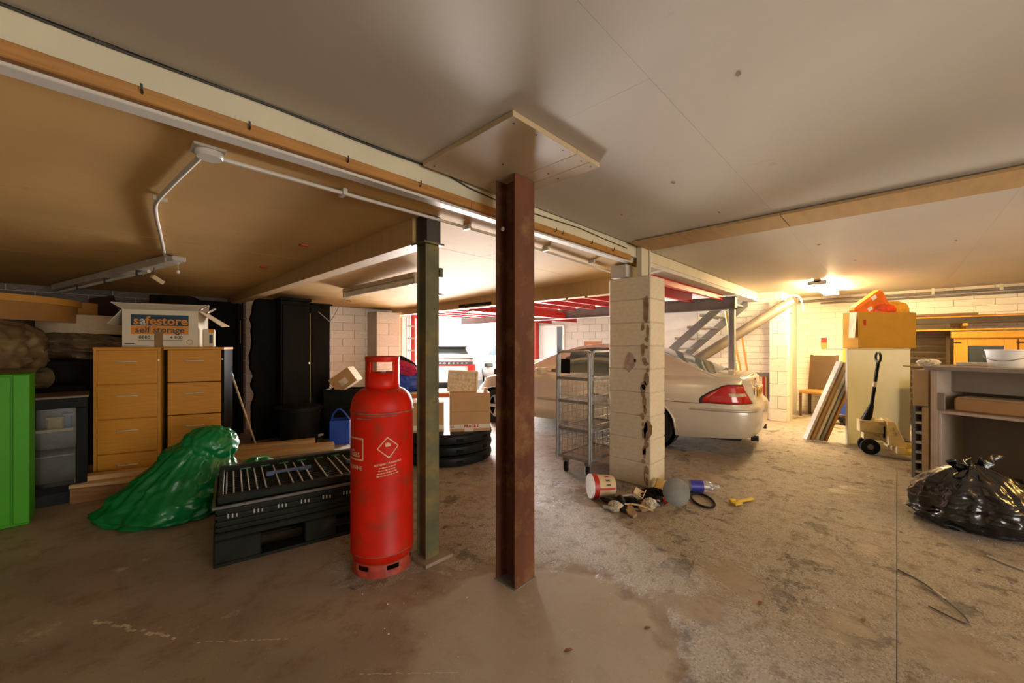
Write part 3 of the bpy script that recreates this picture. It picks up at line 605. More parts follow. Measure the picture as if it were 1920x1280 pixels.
for s_, (dx, a_) in enumerate(((-.05, -.55), (.07, .35))):
    e = MB(); rows = []
    for i in range(9):
        u = i / 8; rows.append([(dx + math.sin(a_) * .17 * u + (k / 6 - .5) * (.05 + .17 * u), .03 * math.sin(k * 2.1 + u * 3 + s_) * u, .375 + math.cos(a_) * .125 * u + .025 * math.sin(k * 1.3 + s_)) for k in range(7)])
    e.grid(rows).build('tied_ear', m_bbag, bb_, smooth=60, solid=.012)
# ------------------------------------------------------------ left: green cabinet, fridge, filing cabinets
m_green = mat('lime_paint', (.05, .30, .006), rough=.5, var=.06, scale=3, spec=.25)
gcab = thing('storage_cabinet', 'lime green metal storage cabinet at the left edge', 'cabinet', (-1.25, 4.74, 0))
box('body', m_green, gcab, 0, .88, .02, .39, 0, 1.145, .006); box('door', m_green, gcab, .02, .79, 0, .02, .03, 1.13, .004); box('door_frame', m_green, gcab, .80, .88, .004, .02, .02, 1.14, .004)
m_fr = mat('black_enamel', (.008, .0075, .007), rough=.4, spec=.05)
fg = thing('bottle_fridge', 'small black glass-door bottle fridge beside the filing cabinets', 'fridge', (-.60, 5.15, 0))
box('top', mat('fridge_top', (.10, .065, .035), rough=.5), fg, -.02, .535, .0, .50, .905, .925, .003); MB().box(0, .03, .05, .5, .03, .905).box(.495, .525, .05, .5, .03, .905).box(.03, .495, .46, .5, .03, .905).box(.03, .495, .05, .46, .03, .09).box(.03, .495, .05, .46, .87, .905).build('cabinet_shell', m_fr, fg)
MB().box(0, .525, 0, .045, .10, .16).box(0, .525, 0, .045, .82, .905).box(0, .07, 0, .045, .16, .82).box(.455, .525, 0, .045, .16, .82).build('door_frame', m_fr, fg, bev=.004)
gl = mat('fridge_glass', (.8, .82, .8), rough=.03, trans=1.0, var=0); box('door_glass', gl, fg, .07, .455, .018, .026, .16, .82, 0)
m_grimy = mat('fridge_lining', (.30, .27, .23), rough=.5, var=.2); box('lining', m_grimy, fg, .03, .495, .44, .458, .09, .87, .002)
for z in (.40, .60): box('shelf', m_grimy, fg, .04, .485, .08, .42, z, z + .012, .002)
box('shelf_edge', m_cardlight, fg, .09, .44, .075, .085, .615, .640, .002); box('kick_panel', m_black, fg, 0, .525, .02, .5, .0, .10, .004)
for (x, y, z, sx, h_, c_, n_) in ((.16, .25, .612, .10, .13, m_grimy, 'tin'), (.33, .22, .612, .10, .12, mat('yellow_pack', (.45, .34, .04), rough=.5), 'packet'), (.40, .26, .612, .06, .14, mat('blue_pack', (.02, .12, .22), rough=.5), 'packet'), (.14, .2, .412, .09, .10, m_cardwhite, 'tub')):
    o = MB().box(-sx / 2, sx / 2, -.04, .04, 0, h_, .01).box(-sx / 2 - .004, sx / 2 + .004, -.044, .044, h_ - .02, h_, .003).build(n_, c_); o.location = (-.60 + x, 5.15 + y, z)
    tag(o, {.16: 'grey tin on the upper shelf of the bottle fridge', .33: 'yellow packet on the upper shelf of the bottle fridge', .40: 'blue packet on the upper shelf of the bottle fridge', .14: 'white tub on the lower shelf of the bottle fridge'}[x], n_ if n_ != 'packet' else 'packet')
fa = math.radians(-20.7); fo = Vector((-.04, 5.42, 0)); fu = Vector((math.cos(fa), math.sin(fa), 0)); fv = Vector((-fu.y, fu.x, 0))
def FC(u, v, z=0): p = fo + fu * u + fv * v; return (p.x, p.y, z)
for k, lab in enumerate(('beech filing cabinet with white storage box on it, next to the fridge', 'beech filing cabinet with dark side, right of its twin')):
    fc = thing('filing_cabinet', lab, 'filing cabinet', FC(k * .515, 0 if k == 0 else .02), fa, 'beech filing cabinets')
    Wd = .49; Hh = 1.32
    box('carcass', m_beech if k == 0 else m_blackwood, fc, 0, Wd, .022, .45, 0, Hh, .002); box('top', m_beech, fc, -.004, Wd + .004, -.004, .454, Hh, Hh + .025, .002)
    if k == 0: box('side_edge', m_beech, fc, 0, .022, .0, .022, 0, Hh, .001); box('side_edge', m_beech, fc, Wd - .022, Wd, .0, .022, 0, Hh, .001)
    hh = Hh / 4
    for d in range(4):
        dr = box('drawer', m_beech, fc, .026, Wd - .026, -.002, .022, d * hh + .004, (d + 1) * hh - .004, .003)
        MB().tube(catmull([(Wd / 2 - .075, -.004, d * hh + hh * .66), (Wd / 2 - .06, -.024, d * hh + hh * .66), (Wd / 2 + .06, -.024, d * hh + hh * .66), (Wd / 2 + .075, -.004, d * hh + hh * .66)], 4), .0065, 8).build('handle', m_handle, dr, smooth=50)
    MB().cyl((Wd - .011, .001, Hh - .10), (Wd - .011, -.006, Hh - .10), .008, 10).build('lock', m_chrome, fc)
# timber lying before the filing cabinets
def plank(p0, p1, z, w, t, label, m=None, group=None):
    p0 = Vector((*p0, z)); p1 = Vector((*p1, z)); d = p1 - p0
    o = MB().box(0, d.length, -w / 2, w / 2, 0, t, .003).build('plank', m or m_plank); o.location = p0; o.rotation_euler = (0, 0, math.atan2(d.y, d.x)); return tag(o, label, 'plank', group)
plank(FC(-.02, -.26)[:2], FC(1.0, -.26)[:2], 0, .16, .125, 'thick dark timber on the floor below the stacked planks', mat('dark_timber', (.26, .12, .04), rough=.6, var=.2, scale=4, stretch=(1, 12, 12)))
plank(FC(-.03, -.24)[:2], FC(.95, -.26)[:2], .126, .18, .03, 'lower pale plank stacked before the left filing cabinet')
plank(FC(-.03, -.19)[:2], FC(.98, -.17)[:2], .157, .12, .045, 'upper pale plank stacked before the left filing cabinet')
plank((.90, 5.80), (2.16, 5.36), 0, .20, .075, 'long pale timber lying behind the pallet box, nearest of the pair'); plank((1.10, 5.94), (2.02, 5.64), 0, .14, .11, 'long pale timber lying behind the pallet box, far one of the pair')
# printed storage box
m_navy = mat('navy_print', (.012, .045, .085), rough=.7); m_or = mat('orange_print', (.62, .23, .02), rough=.7); m_ink = mat('ink', (.06, .07, .07), rough=.7); m_tape = mat('brown_tape', (.20, .105, .03), rough=.35)
sb = thing('storage_box', 'open white printed storage box on top of the filing cabinets', 'box', FC(.17, .10, 1.346), fa)
bw, bd, bh = .60, .40, .375; MB().box(0, bw, 0, .006, 0, bh).box(0, bw, bd - .006, bd, 0, bh).box(0, .006, .006, bd - .006, 0, bh).box(bw - .006, bw, .006, bd - .006, 0, bh).box(0, bw, 0, bd, 0, .006).build('carton', m_cardwhite, sb)
def flap(parent, name, m, pts): return MB().add(pts, [(0, 1, 2, 3)]).build(name, m, parent, solid=.005)
flap(sb, 'flap', m_cardwhite, [(0, 0, bh), (bw, 0, bh), (bw + .02, -.10, bh + .035), (-.05, -.10, bh + .055)]); flap(sb, 'flap', m_cardwhite, [(0, 0, bh), (0, bd, bh), (-.11, bd, bh - .15), (-.11, 0, bh - .15)]); flap(sb, 'flap', m_cardlight, [(bw, 0, bh), (bw, bd, bh), (bw + .20, bd, bh - .14), (bw + .20, .02, bh - .16)]); flap(sb, 'flap', m_cardwhite, [(0, bd, bh), (bw, bd, bh), (bw, bd + .05, bh + .10), (0, bd + .05, bh + .10)])
def decal(parent, name, m, x0, x1, z0, z1, y=-.0012): return MB().add([(x0, y, z0), (x1, y, z0), (x1, y, z1), (x0, y, z1)], [(0, 1, 2, 3)]).build(name, m, parent)
decal(sb, 'print_panel', m_navy, .065, .52, .215, .325); decal(sb, 'print_panel', m_or, .065, .52, .130, .214)
def ltext(parent, t, size, x, z, m, bold=.0, sx=1, y=-.002):
    v, f = text_mesh(t, size, bold); MB().add([(x + a * sx, y, z + b_) for a, b_, _ in v], f).build('lettering', m, parent)
ltext(sb, 's', .115, .105, .262, m_or, .003); ltext(sb, 'a', .115, .155, .262, m_white, .003); ltext(sb, 'festore', .115, .345, .262, m_or, .003, 1.02); ltext(sb, 'self storage', .088, .292, .172, m_ink, .002, .96)
ltext(sb, '0800', .045, .17, .098, m_ink, .001); ltext(sb, '4 800', .045, .42, .098, m_ink, .001)
for z in (.072, .066): decal(sb, 'print_line', m_ink, .12, .47, z - .002, z + .001)
decal(sb, 'print_line', m_ink, .015, .09, .030, .040); decal(sb, 'print_line', m_ink, .015, .20, .016, .018)
MB().lathe([(.022, 0), (.025, 0)], 18).at((.53, -.002, .05), (PI / 2, 0, 0)); mb = MB().at((.53, -.002, .052), (PI / 2, 0, 0)); mb.lathe([(.022, 0), (.0255, 0)], 18); mb.build('round_mark', m_ink, sb)
decal(sb, 'tape', m_tape, .245, .315, 0, .155, -.003)
o = MB().box(0, .10, 0, .07, 0, .19, .01).build('paint_can', m_cardwhite); o.location = FC(.80, .12, 1.346); o.rotation_euler = (0, 0, fa); tag(o, 'small white carton with orange label beside the printed storage box', 'carton')
MB().add([(.055, -.001, .15), (.101, -.001, .15), (.101, -.001, .188), (.055, -.001, .188)], [(0, 1, 2, 3)]).build('label_patch', m_or, o); MB().add([(.06, -.001, .04), (.09, -.001, .04), (.09, -.001, .13), (.06, -.001, .13)], [(0, 1, 2, 3)]).build('label_patch', m_ink, o); o.name = 'carton'
for k in range(2):
    o = MB().tube(catmull([(0, 0, 0), (.05, .02, .05), (.12, 0, .10)], 4), .012, 8).build('metal_bracket', m_chrome, None, smooth=40); o.location = FC(.70 + k * .06, .30, 1.70 - k * .03); tag(o, 'shiny metal bracket poking from the storage box, ' + ('upper one' if k == 0 else 'lower one'), 'bracket')

# stored furniture in the dark corner
m_darkcov = mat('dark_cover', (.010, .0085, .007), rough=.9, var=.4, spec=.05)
dk = thing('covered_stack', 'dark covered stack of furniture behind the fridge in the corner', 'furniture stack', (-1.5, 5.95, 0))
box('lower_unit', m_darkcov, dk, 0, 1.40, 0, 1.0, 0, .96, .02); box('upper_unit', m_darkcov, dk, .1, 1.75, .62, 1.5, .02, 1.20, .02)
m_wrap = mat('clear_wrap', (.17, .115, .05), rough=.30, var=.45, scale=6, spec=.5); m_wrap2 = mat('padded_wrap', (.16, .10, .055), rough=.35, var=.4, scale=7)
def crumple(parent, name, m, sx, sy, sz_, seed, loc=(0, 0, 0), amp=.10, pw=4, fine=.2):
    rows = []; nu, nv = 84, 50
    for i in range(nu + 1):
        a = 2 * PI * i / nu; row = []
        for k in range(nv + 1):
            b_ = -PI / 2 + PI * k / nv; d = Vector((math.cos(b_) * math.cos(a), math.cos(b_) * math.sin(a), math.sin(b_)))
            s_ = (abs(d.x) ** pw + abs(d.y) ** pw + abs(d.z) ** pw) ** (-1 / pw)
            w_ = 1 + amp * (1 - 2 * abs(noise.noise(d * 3.2 + Vector((seed, 0, 0))))) + amp * (.25 + fine * 2) * (1 - 2 * abs(noise.noise(d * 8 + Vector((0, seed, 0))))) + amp * fine * (1 - 2 * abs(noise.noise(d * 18 + Vector((0, seed, 5)))))
            p = d * s_ * w_; row.append((p.x * sx, p.y * sy, p.z * sz_))
        rows.append(row)
    rows[-1] = rows[0]
    o = MB().grid(rows).build(name, m, parent, smooth=60); o.location = loc; return o
o = crumple(None, 'wrapped_cushions', m_wrap, .40, .38, .29, 2.2, (-.86, 6.34, 1.30), .13, 3, .05); tag(o, 'bulky cushions in clear plastic wrap above the green cabinet', 'wrapped bundle'); o.rotation_euler = (0, 0, -.5)
o = MB().tube(catmull([(-1.3, 6.35, 1.06), (-.9, 6.15, 1.05), (-.5, 5.90, 1.05), (-.36, 5.80, 1.06)], 6), .10, 20, cap=False).tube(catmull([(-1.3, 6.35, 1.06), (-.9, 6.15, 1.05), (-.5, 5.90, 1.05), (-.36, 5.80, 1.06)], 6), .055, 16, cap=False).build('plastic_roll', m_wrap, None, smooth=50); tag(o, 'roll of clear plastic sheeting with its open end by the fridge', 'plastic roll')
o = crumple(None, 'wrapped_bundle', m_wrap2, .50, .26, .13, 6.6, (-.24, 6.95, 1.36), .13, 3); tag(o, 'flat padded bundle in brown wrap left of the storage box', 'wrapped bundle'); o.rotation_euler = (0, .06, -.75)
def arc_panel(label, c, z0, z1, r, a0, a1, m, rim=None):
    t = thing('curved_panel', label, 'panel', (c[0], c[1], z0)); rows = []
    n = 24
    rows = [[((r + q) * math.cos(a0 + (a1 - a0) * i / n), (r + q) * math.sin(a0 + (a1 - a0) * i / n), zz) for q, zz in ((0, 0), (.03, 0), (.03, z1 - z0), (0, z1 - z0), (0, 0))] for i in range(n + 1)]
    MB().grid(rows).build('apron', m, t, smooth=40)
    if rim:
        rows = [[((r + q) * math.cos(a0 + (a1 - a0) * i / n), (r + q) * math.sin(a0 + (a1 - a0) * i / n), zz) for q, zz in ((-.12, z1 - z0), (.06, z1 - z0), (.06, z1 - z0 + .07), (-.12, z1 - z0 + .07), (-.12, z1 - z0))] for i in range(n + 1)]
        MB().grid(rows).build('rim', rim, t, smooth=40)
    return t
m_yel = mat('yellow_ply', (.52, .25, .035), rough=.45, var=.1); m_yeld = mat('brown_ply', (.34, .155, .03), rough=.5, var=.1)
arc_panel('large curved yellow table top resting on wrapped cushions at far left', (-1.05, 7.0), 1.62, 1.80, .85, math.radians(-95), math.radians(-5), m_yeld, m_yel)
arc_panel('pale curved panel lying left of the printed storage box', (-.12, 7.28), 1.50, 1.72, .42, math.radians(-150), math.radians(-20), m_cardlight)
arc_panel('small curved brown panel on top of the pale curved one', (-.30, 7.32), 1.722, 1.88, .30, math.radians(-150), math.radians(-30), m_yeld)
o = MB().box(-.13, .13, -.02, .02, 0, .80, .004).build('leaning_board', mat('dark_mahogany', (.035, .012, .008), rough=.4)); o.location = (.17, 7.28, 1.20); o.rotation_euler = (.05, -.20, -.6); tag(o, 'dark reddish board leaning behind the pale curved panel', 'board')
o = MB().box(0, .42, 0, .30, 0, .75, .01).build('dark_case', m_darkcov); o.location = (.42, 6.60, 1.24); o.rotation_euler = (0, 0, -.4); tag(o, 'black case standing behind the printed storage box', 'case')
o = MB().box(0, .5, 0, .5, 0, 1.235, .01).build('dark_cupboard', m_darkcov); o.location = (.38, 6.55, 0); o.rotation_euler = (0, 0, -.35); tag(o, 'dark cupboard hidden behind the filing cabinets', 'cupboard')
bp_ = thing('black_door', 'tall black door leaf standing against the back wall', 'door', (.82, 7.36, 0))
box('leaf', m_blackmatte, bp_, 0, .66, 0, .045, 0, 2.03, .004); box('frame_post', m_blackwood, bp_, .66, .74, -.03, .06, 0, 2.06, .004); MB().tube([(.70, -.032, 1.75), (.70, -.032, 1.4)], .006, 6).build('cord', m_batten, bp_)
wd = thing('wardrobe', 'tall black two-door wardrobe against the back wall', 'wardrobe', (1.82, 6.38, 0))
box('carcass', m_blackwood, wd, 0, .40, .03, .60, .08, 2.02, .004); box('carcass', m_blackwood, wd, .40, .70, .03, .60, .08, 1.985, .004); box('plinth', m_blackwood, wd, .02, .68, .06, .58, 0, .08, .002)
box('door', m_blackwood, wd, .02, .385, .005, .03, .10, 1.96, .006); box('door', m_blackwood, wd, .405, .69, .005, .03, .10, 1.94, .006); box('cornice', m_blackwood, wd, -.02, .41, -.02, .62, 2.02, 2.06, .006); box('cornice', m_blackwood, wd, .41, .725, -.015, .62, 1.985, 2.01, .006)
MB().cyl((.375, .004, 1.1), (.375, -.02, 1.1), .012, 8).build('knob', m_chrome, wd); box('door_edge', mat('worn_brass', (.20, .14, .03), rough=.5), wd, .388, .402, .0, .02, .15, 1.85, .002)
poly = []
for i in range(41):
    z = 2.04 * i / 40; poly.append((-.08 - .07 * noise.noise(Vector((z * 2.2, 3, 1))) - .035 * noise.noise(Vector((z * 7, 8, 1))), z))
o = MB().prism_axis(poly + [(.20, 2.04), (.20, 0)], 0, .12, 'y').build('carved_panel', m_blackmatte); o.location = (1.60, 6.60, 0); tag(o, 'black carved panel with a wavy edge left of the wardrobe', 'panel')
bn = thing('waste_bin', 'black plastic dustbin standing before the black wardrobe', 'bin', (1.93, 5.98, 0))
MB().lathe([(0, 0), (.22, 0), (.225, .01), (.275, .47), (.295, .475), (.295, .50), (.28, .505), (.265, .495), (.215, .02), (0, .02)], 36).build('tub', m_black, bn, smooth=35)
MB().lathe([(.295, .49), (.305, .495), (.305, .52), (.28, .53), (0, .535)], 36).build('lid', m_black, bn, smooth=35)
br = thing('broom_handle', 'pale broom handle with blue grip leaning beside the filing cabinet', 'broom', (0, 0, 0))
p0, p1 = Vector((1.45, 6.1, .01)), Vector((1.07, 5.74, 1.13)); MB().tube([p0, p1], .012, 10).build('pole', m_cardlight, br); MB().tube([p1 - (p1 - p0) * .13, p1 + (p1 - p0) * .01], .015, 10).build('grip', mat('blue_grip', (.03, .14, .35), rough=.4), br)
for k in range(3):
    t = thing('black_crate', ('bottom', 'middle', 'top')[k] + ' black plastic crate of the stack right of the wardrobe', 'crate', (2.62, 6.0, k * .24), -.7, 'stacked black crates')
    MB().box(-.28, .28, -.20, .20, 0, .02).box(-.28, .28, -.20, -.185, .02, .235).box(-.28, .28, .185, .20, .02, .235).box(-.28, -.265, -.185, .185, .02, .235).box(.265, .28, -.185, .185, .02, .235).build('shell', m_black, t); box('rim', m_black, t, -.29, .29, -.21, -.19, .20, .236, .004)
t = thing('parcel_box', 'brown cardboard box with white label tilted on the black crates', 'box', (2.62, 5.98, .80), rot=(0, -.62, -.72))
MB().box(-.17, .17, -.15, .15, -.06, .18, .003).build('carton', m_card, t); MB().add([(-.06, -.1512, -.01), (.06, -.1512, -.01), (.06, -.1512, .08), (-.06, -.1512, .08)], [(0, 1, 2, 3)]).build('label_sheet', m_dirtpaper, t); box('tape', m_tape, t, -.171, .171, -.02, .02, .178, .182, .001)
t = thing('blue_crate', 'bright blue plastic caddy below the black crates', 'crate', (2.36, 5.63, 0), -.5)
m_blue = mat('blue_plastic', (.008, .05, .38), rough=.4); MB().box(-.13, .13, -.13, .13, 0, .02).box(-.13, .13, -.13, -.12, .02, .33).box(-.13, .13, .12, .13, .02, .33).box(-.13, -.12, -.12, .12, .02, .33).box(.12, .13, -.12, .12, .02, .33).build('shell', m_blue, t, bev=.004)
MB().tube(catmull([(-.12, 0, .30), (-.10, 0, .40), (-.02, 0, .47), (.06, 0, .40), (.12, 0, .30)], 5), .014, 8).build('handle', m_blue, t)

# ------------------------------------------------------------ centre: black round stack with boxes, table with bags
for k in range(3):
    o = MB().lathe([(0, 0), (.50, 0), (.545, .02), (.555, .06), (.545, .10), (.52, .12), (0, .12)], 56).build('round_tray', m_black, None, smooth=35); o.location = (3.0, 4.02, k * .122)
    tag(o, ('bottom', 'middle', 'top')[k] + ' of three black round trays stacked on the floor', 'tray', 'stacked black round trays')
    for a in (-2.6, -1.95, -1.3): MB().at((.556 * math.cos(a), .556 * math.sin(a), .06), (0, 0, a)).box(-.006, .006, -.035, .035, -.016, .016).build('hand_hole', m_blackmatte, o)
t = thing('moving_box', 'brown carton with red-printed tape on the black trays', 'box', (2.80, 3.70, .367), math.radians(-36))
MB().box(0, .47, 0, .36, 0, .445, .003).build('carton', m_card, t); box('score_line', mat('card_shadow', (.27, .14, .05), rough=.8), t, .02, .45, -.001, .001, .225, .231, 0)
decal(t, 'tape', m_cardwhite, 0, .47, .035, .082); m_redprint = mat('red_print', (.36, .015, .02), rough=.6)
ltext(t, 'FRAGILE', .045, .25, .060, m_redprint, .002, 1.0, -.0022); ltext(t, 'LE', .035, .03, .060, m_redprint, .001, 1, -.0022); decal(t, 'label_patch', m_cardwhite, .17, .27, .0, .04)
MB().box(.40, .44, .04, .10, .445, .50).build('broken_flap', m_card, t)
t = thing('moving_box', 'brown carton half hidden behind the green column', 'box', (2.36, 4.05, .367), math.radians(-36)); MB().box(0, .50, 0, .30, 0, .34, .003).build('carton', m_card, t); decal(t, 'tape', m_cardwhite, 0, .50, .03, .08); ltext(t, 'FRAGILE', .045, .32, .055, m_redprint, .002, 1.0, -.0022)
t = thing('wicker_tray', 'pale wicker tray propped up on the brown carton', 'tray', (2.88, 3.86, .813), rot=(-.12, .06, math.radians(-36)))
m_wick = mat('wicker', (.55, .40, .24), rough=.8, var=.3, scale=30, bump=.6, bscale=80)
box('panel', m_wick, t, .02, .34, .0, .012, 0, .25, .002)
MB().box(0, .36, -.012, .02, 0, .025).box(0, .36, -.012, .02, .235, .26).box(0, .025, -.012, .02, .025, .235).box(.335, .36, -.012, .02, .025, .235).build('rim', m_cardlight, t, bev=.004)
tb = thing('trestle_table', 'narrow white-topped trestle table with orange edge behind the cartons', 'table', (3.27, 5.07, 0), math.radians(-40))
box('top', m_white, tb, -.55, .55, -.28, .28, .68, .70, .003); box('edge_rail', mat('orange_edge', (.50, .10, .02), rough=.5), tb, -.55, .55, -.28, -.26, .62, .68, .002)
for a in (-.5, .5):
    for b_ in (-.22, .22): box('leg', m_greysteel, tb, a - .02, a + .02, b_ - .02, b_ + .02, 0, .68, .002)
o = crumple(None, 'holdall', m_blue, .24, .17, .15, 9.1, (3.13, 5.15, .835), .06, 3.0); o.rotation_euler = (0, 0, -.6); tag(o, 'bright blue holdall on the trestle table left of the green column', 'bag')
o = crumple(None, 'magenta_cloth', mat('magenta_cloth', (.36, .008, .07), rough=.8, var=.5, scale=40), .15, .10, .085, 4.4, (3.06, 5.08, 1.03), .10, 2.6); o.rotation_euler = (.2, .45, -.6); tag(o, 'crumpled magenta cloth lying on the blue holdall', 'cloth')
o = crumple(None, 'black_shoe', m_black, .15, .055, .05, 7.7, (3.13, 5.16, 1.115), .06, 2.6); o.rotation_euler = (0, .55, -.6); tag(o, 'black shoe on top of the magenta cloth', 'shoe')
# ladder and poles leaning in the gap beyond the table
ld = thing('step_ladder', 'aluminium ladder upright in the gap beside the vehicle opening', 'ladder', (4.62, 7.45, 0), -.75)
for xv in (-.09, .09): box('rail', m_galv, ld, xv - .012, xv + .012, -.03, .03, 0, 1.95, .002)
for k in range(7): box('rung', m_galv, ld, -.08, .08, -.015, .015, .2 + k * .26, .235 + k * .26, .002)
for lab, x, y, h_, m_, lean in (('tall wooden post standing left of the ladder', 4.48, 7.60, 1.97, m_plank, 0), ('orange wooden pole right of the aluminium ladder', 4.85, 7.35, 1.9, m_batten, .0), ('yellow spirit level leaning right of the aluminium ladder', 4.95, 7.25, 1.3, mat('yellow_paint', (.62, .40, .02), rough=.5), .12)):
    o = MB().box(-.025, .025, -.02, .02, 0, h_, .003).build('timber_pole' if 'level' not in lab else 'spirit_level', m_); o.location = (x, y, 0); o.rotation_euler = (0, lean, -.75); tag(o, lab, 'pole' if 'level' not in lab else 'level')

crumple(gb, 'top_lobe', m_gbag, .19, .16, .15, 1.3, (.27, .05, .52), .09, 2.2, .05)
crumple(gb, 'fold_lobe', m_gbag, .16, .15, .11, 6.3, (.08, .03, .42), .09, 2.2, .05)
# ------------------------------------------------------------ cars
m_silver = mat('silver_paint', (.62, .55, .44), rough=.26, metal=.25, var=.03, coat=.6); m_cwhite = mat('white_car_paint', (.80, .80, .79), rough=.3, var=.02, coat=.6)
m_tail = mat('tail_red', (.42, .006, .006), rough=.12, var=.25, scale=18, spec=.8); m_clear = mat('clear_lens', (.42, .36, .22), rough=.12, var=.35, scale=22); m_cglass = mat('car_glass', (.055, .085, .085), rough=.05, var=.05, spec=.9)
m_plateY = mat('number_plate', (.60, .32, .02), rough=.5); m_alloy = mat('alloy', (.55, .53, .50), rough=.3, metal=.8); m_seam = mat('panel_gap', (.02, .018, .015), rough=.8); m_under = mat('underbody', (.012, .012, .012), rough=.9)
def smooth01(t): t = max(0, min(1, t)); return t * t * (3 - 2 * t)
def car(name, label, cat, loc, rz, paint, K):
    t = thing(name, label, cat, loc, rz)
    out = catmull([(x, y, 0) for x, y in K['outline']], 14); n = len(out); nrm = []
    for i in range(n):
        d = out[min(i + 1, n - 1)] - out[max(i - 1, 0)]; d.normalize(); nrm.append(Vector((-d.y, d.x, 0)))
    nrm[0] = Vector((-1, 0, 0)); nrm[-1] = Vector((1, 0, 0))
    zb = lambda x: interp(x, *K['zb']); zs = lambda x: interp(x, *K['zs'])
    NV = 30
    def prof(i, z):
        x = out[i].x; f = nrm[i].x; wr = smooth01(-f * 1.5 - .15); wf = smooth01(f * 1.5 - .15); ws = 1 - wr - wf
        return ws * interp(z, *K['side']) + wr * interp(z, *K['rear']) + wf * interp(z, *K['front'])
    def surf(i, v, off=0):
        i = max(0, min(n - 1, i)); i0 = int(i); i1 = min(i0 + 1, n - 1); fr_ = i - i0
        def one(q):
            x = out[q].x; z = zb(x) + (zs(x) - zb(x)) * v; return out[q] - nrm[q] * (prof(q, z) - off) + Vector((0, 0, z))
        p = one(i0).lerp(one(i1), fr_); p.y = max(p.y, 0); return p
    wheels = K['wheels']; ar = K['arch']
    rows = [[surf(i, k / NV) for k in range(NV + 1)] for i in range(n)]
    def keep(i, k):
        p = (rows[i][k] + rows[i + 1][k + 1]) / 2
        return not any((p.x - wx) ** 2 + (p.z - .31) ** 2 < ar ** 2 and p.y > .5 for wx in wheels)
    mb = MB()
    for sgn in (1, -1):
        mb.grid([[(p.x, p.y * sgn, p.z) for p in r] for r in rows], keep)
    # deck, bonnet
    for sgn in (1, -1):
        dr = []
        for i in range(n):
            T = rows[i][-1]; row = []
            for q in range(9):
                c = 1 - q / 8; row.append((T.x, T.y * c * sgn, T.z + interp(T.x, *K['crown']) * (1 - c * c)))
            dr.append(row)
        mb.grid(dr)
    mb.build('body', paint, t, smooth=50)
    # dark underside and wheel wells
    MB().prism([(max(-.86, min(3.3, p.x * .96)), p.y * .86) for p in out[4:-4]] + [(max(-.86, min(3.3, p.x * .96)), -p.y * .86) for p in out[4:-4][::-1]], .20, .25).build('underside', m_under, t)
    for wx in wheels:
        for sgn in (1, -1):
            MB().at((wx, sgn * .56, .31), (PI / 2, 0, 0)).lathe([(0, 0), (ar + .015, 0), (ar + .015, -sgn * .235)], 28).build('wheel_well', m_under, t)
            MB().tube([(wx + ar * math.cos(a), sgn * (K['hw'] - interp(.31 + ar * math.sin(a), *K['side']) - .004), .31 + ar * math.sin(a)) for a in [PI * i / 20 for i in range(21)]], .016, 8, flat=.8).build('arch_lip', paint, t)
            wh = MB().at((wx, sgn * (K['hw'] - .145), .31), (PI / 2, 0, 0)); wh.lathe([(.20, -.09), (.29, -.095), (.312, -.07), (.312, .07), (.29, .095), (.20, .09)], 32); tyre = wh.build('tyre', m_tyre, t, smooth=40)
            rm = MB().at((wx, sgn * (K['hw'] - .145) + sgn * .075, .31), (PI / 2, 0, 0)); rm.lathe([(.205, 0), (.19, .02), (.18, 0)], 32)
            for k in range(5):
                a = 2 * PI * k / 5; rm.bar((.03 * math.cos(a), .03 * math.sin(a), 0), (.19 * math.cos(a), .19 * math.sin(a), 0), .05, .03)
            rm.lathe([(0, -.02), (.05, -.02), (.05, .02), (0, .02)], 16); rm.build('alloy_rim', m_alloy, tyre)
    # greenhouse
    gx = K['roof']; xs_ = [gx[0][0] + (gx[-1][0] - gx[0][0]) * i / 44 for i in range(45)]
    RX = [g[0] for g in gx]; RZ = [g[1] for g in gx]
    rc = catmull([(a, b_, 0) for a, b_ in gx], 10); RX = [p.x for p in rc]; RZ = [p.y for p in rc]
    grows = []
    for x in xs_:
        zr = interp(x, RX, RZ); bz = zs(x) - .03; row = []; hgt = max(.0, zr - bz); fr_ = min(1, hgt / .36)
        yb = K['hw'] - .125; yr = yb - .21 * fr_
        pts = [(yb, bz), (yb - .012 * fr_, bz + .04 * fr_), (yb - .10 * fr_, bz + hgt * .52), (yr + .015, bz + hgt * .86), (yr - .05, bz + hgt * .955), (yr * .6, bz + hgt * .99), (yr * .3, zr), (0, zr)]
        pc = catmull([(a, b_, 0) for a, b_ in pts], 3); grows.append([(x, p.x, p.y) for p in pc])
    m_ = len(grows[0])
    def kind(i, k):
        x = (xs_[i] + xs_[i + 1]) / 2
        if k >= 12: return 'rear_window' if K['rwin'][0] < x < K['rwin'][1] else ('windscreen' if K['wwin'][0] < x < K['wwin'][1] else 'roof')
        if 1 <= k <= 8:
            zf = (k + .5) / 10; a0 = interp(zf, [0, .9], K['sw0']); a1 = interp(zf, [0, .9], K['sw1'])
            if a0 < x < a1: return 'side_window'
        return 'roof'
    for nm, mm in (('roof', paint), ('rear_window', m_cglass), ('windscreen', m_cglass)):
        mb = MB()
        for sgn in (1, -1): mb.grid([[(p[0], p[1] * sgn, p[2]) for p in r] for r in grows], lambda i, k: kind(i, k) == nm)
        mb.build(nm, mm, t, smooth=50)
    for sgn in (1, -1):
        MB().grid([[(p[0], p[1] * sgn, p[2]) for p in r] for r in grows], lambda i, k: kind(i, k) == 'side_window').build('side_window', m_cglass, t, smooth=50)
    t['_'] = 0; del t['_']
    return t, surf, n, out, zb, zs
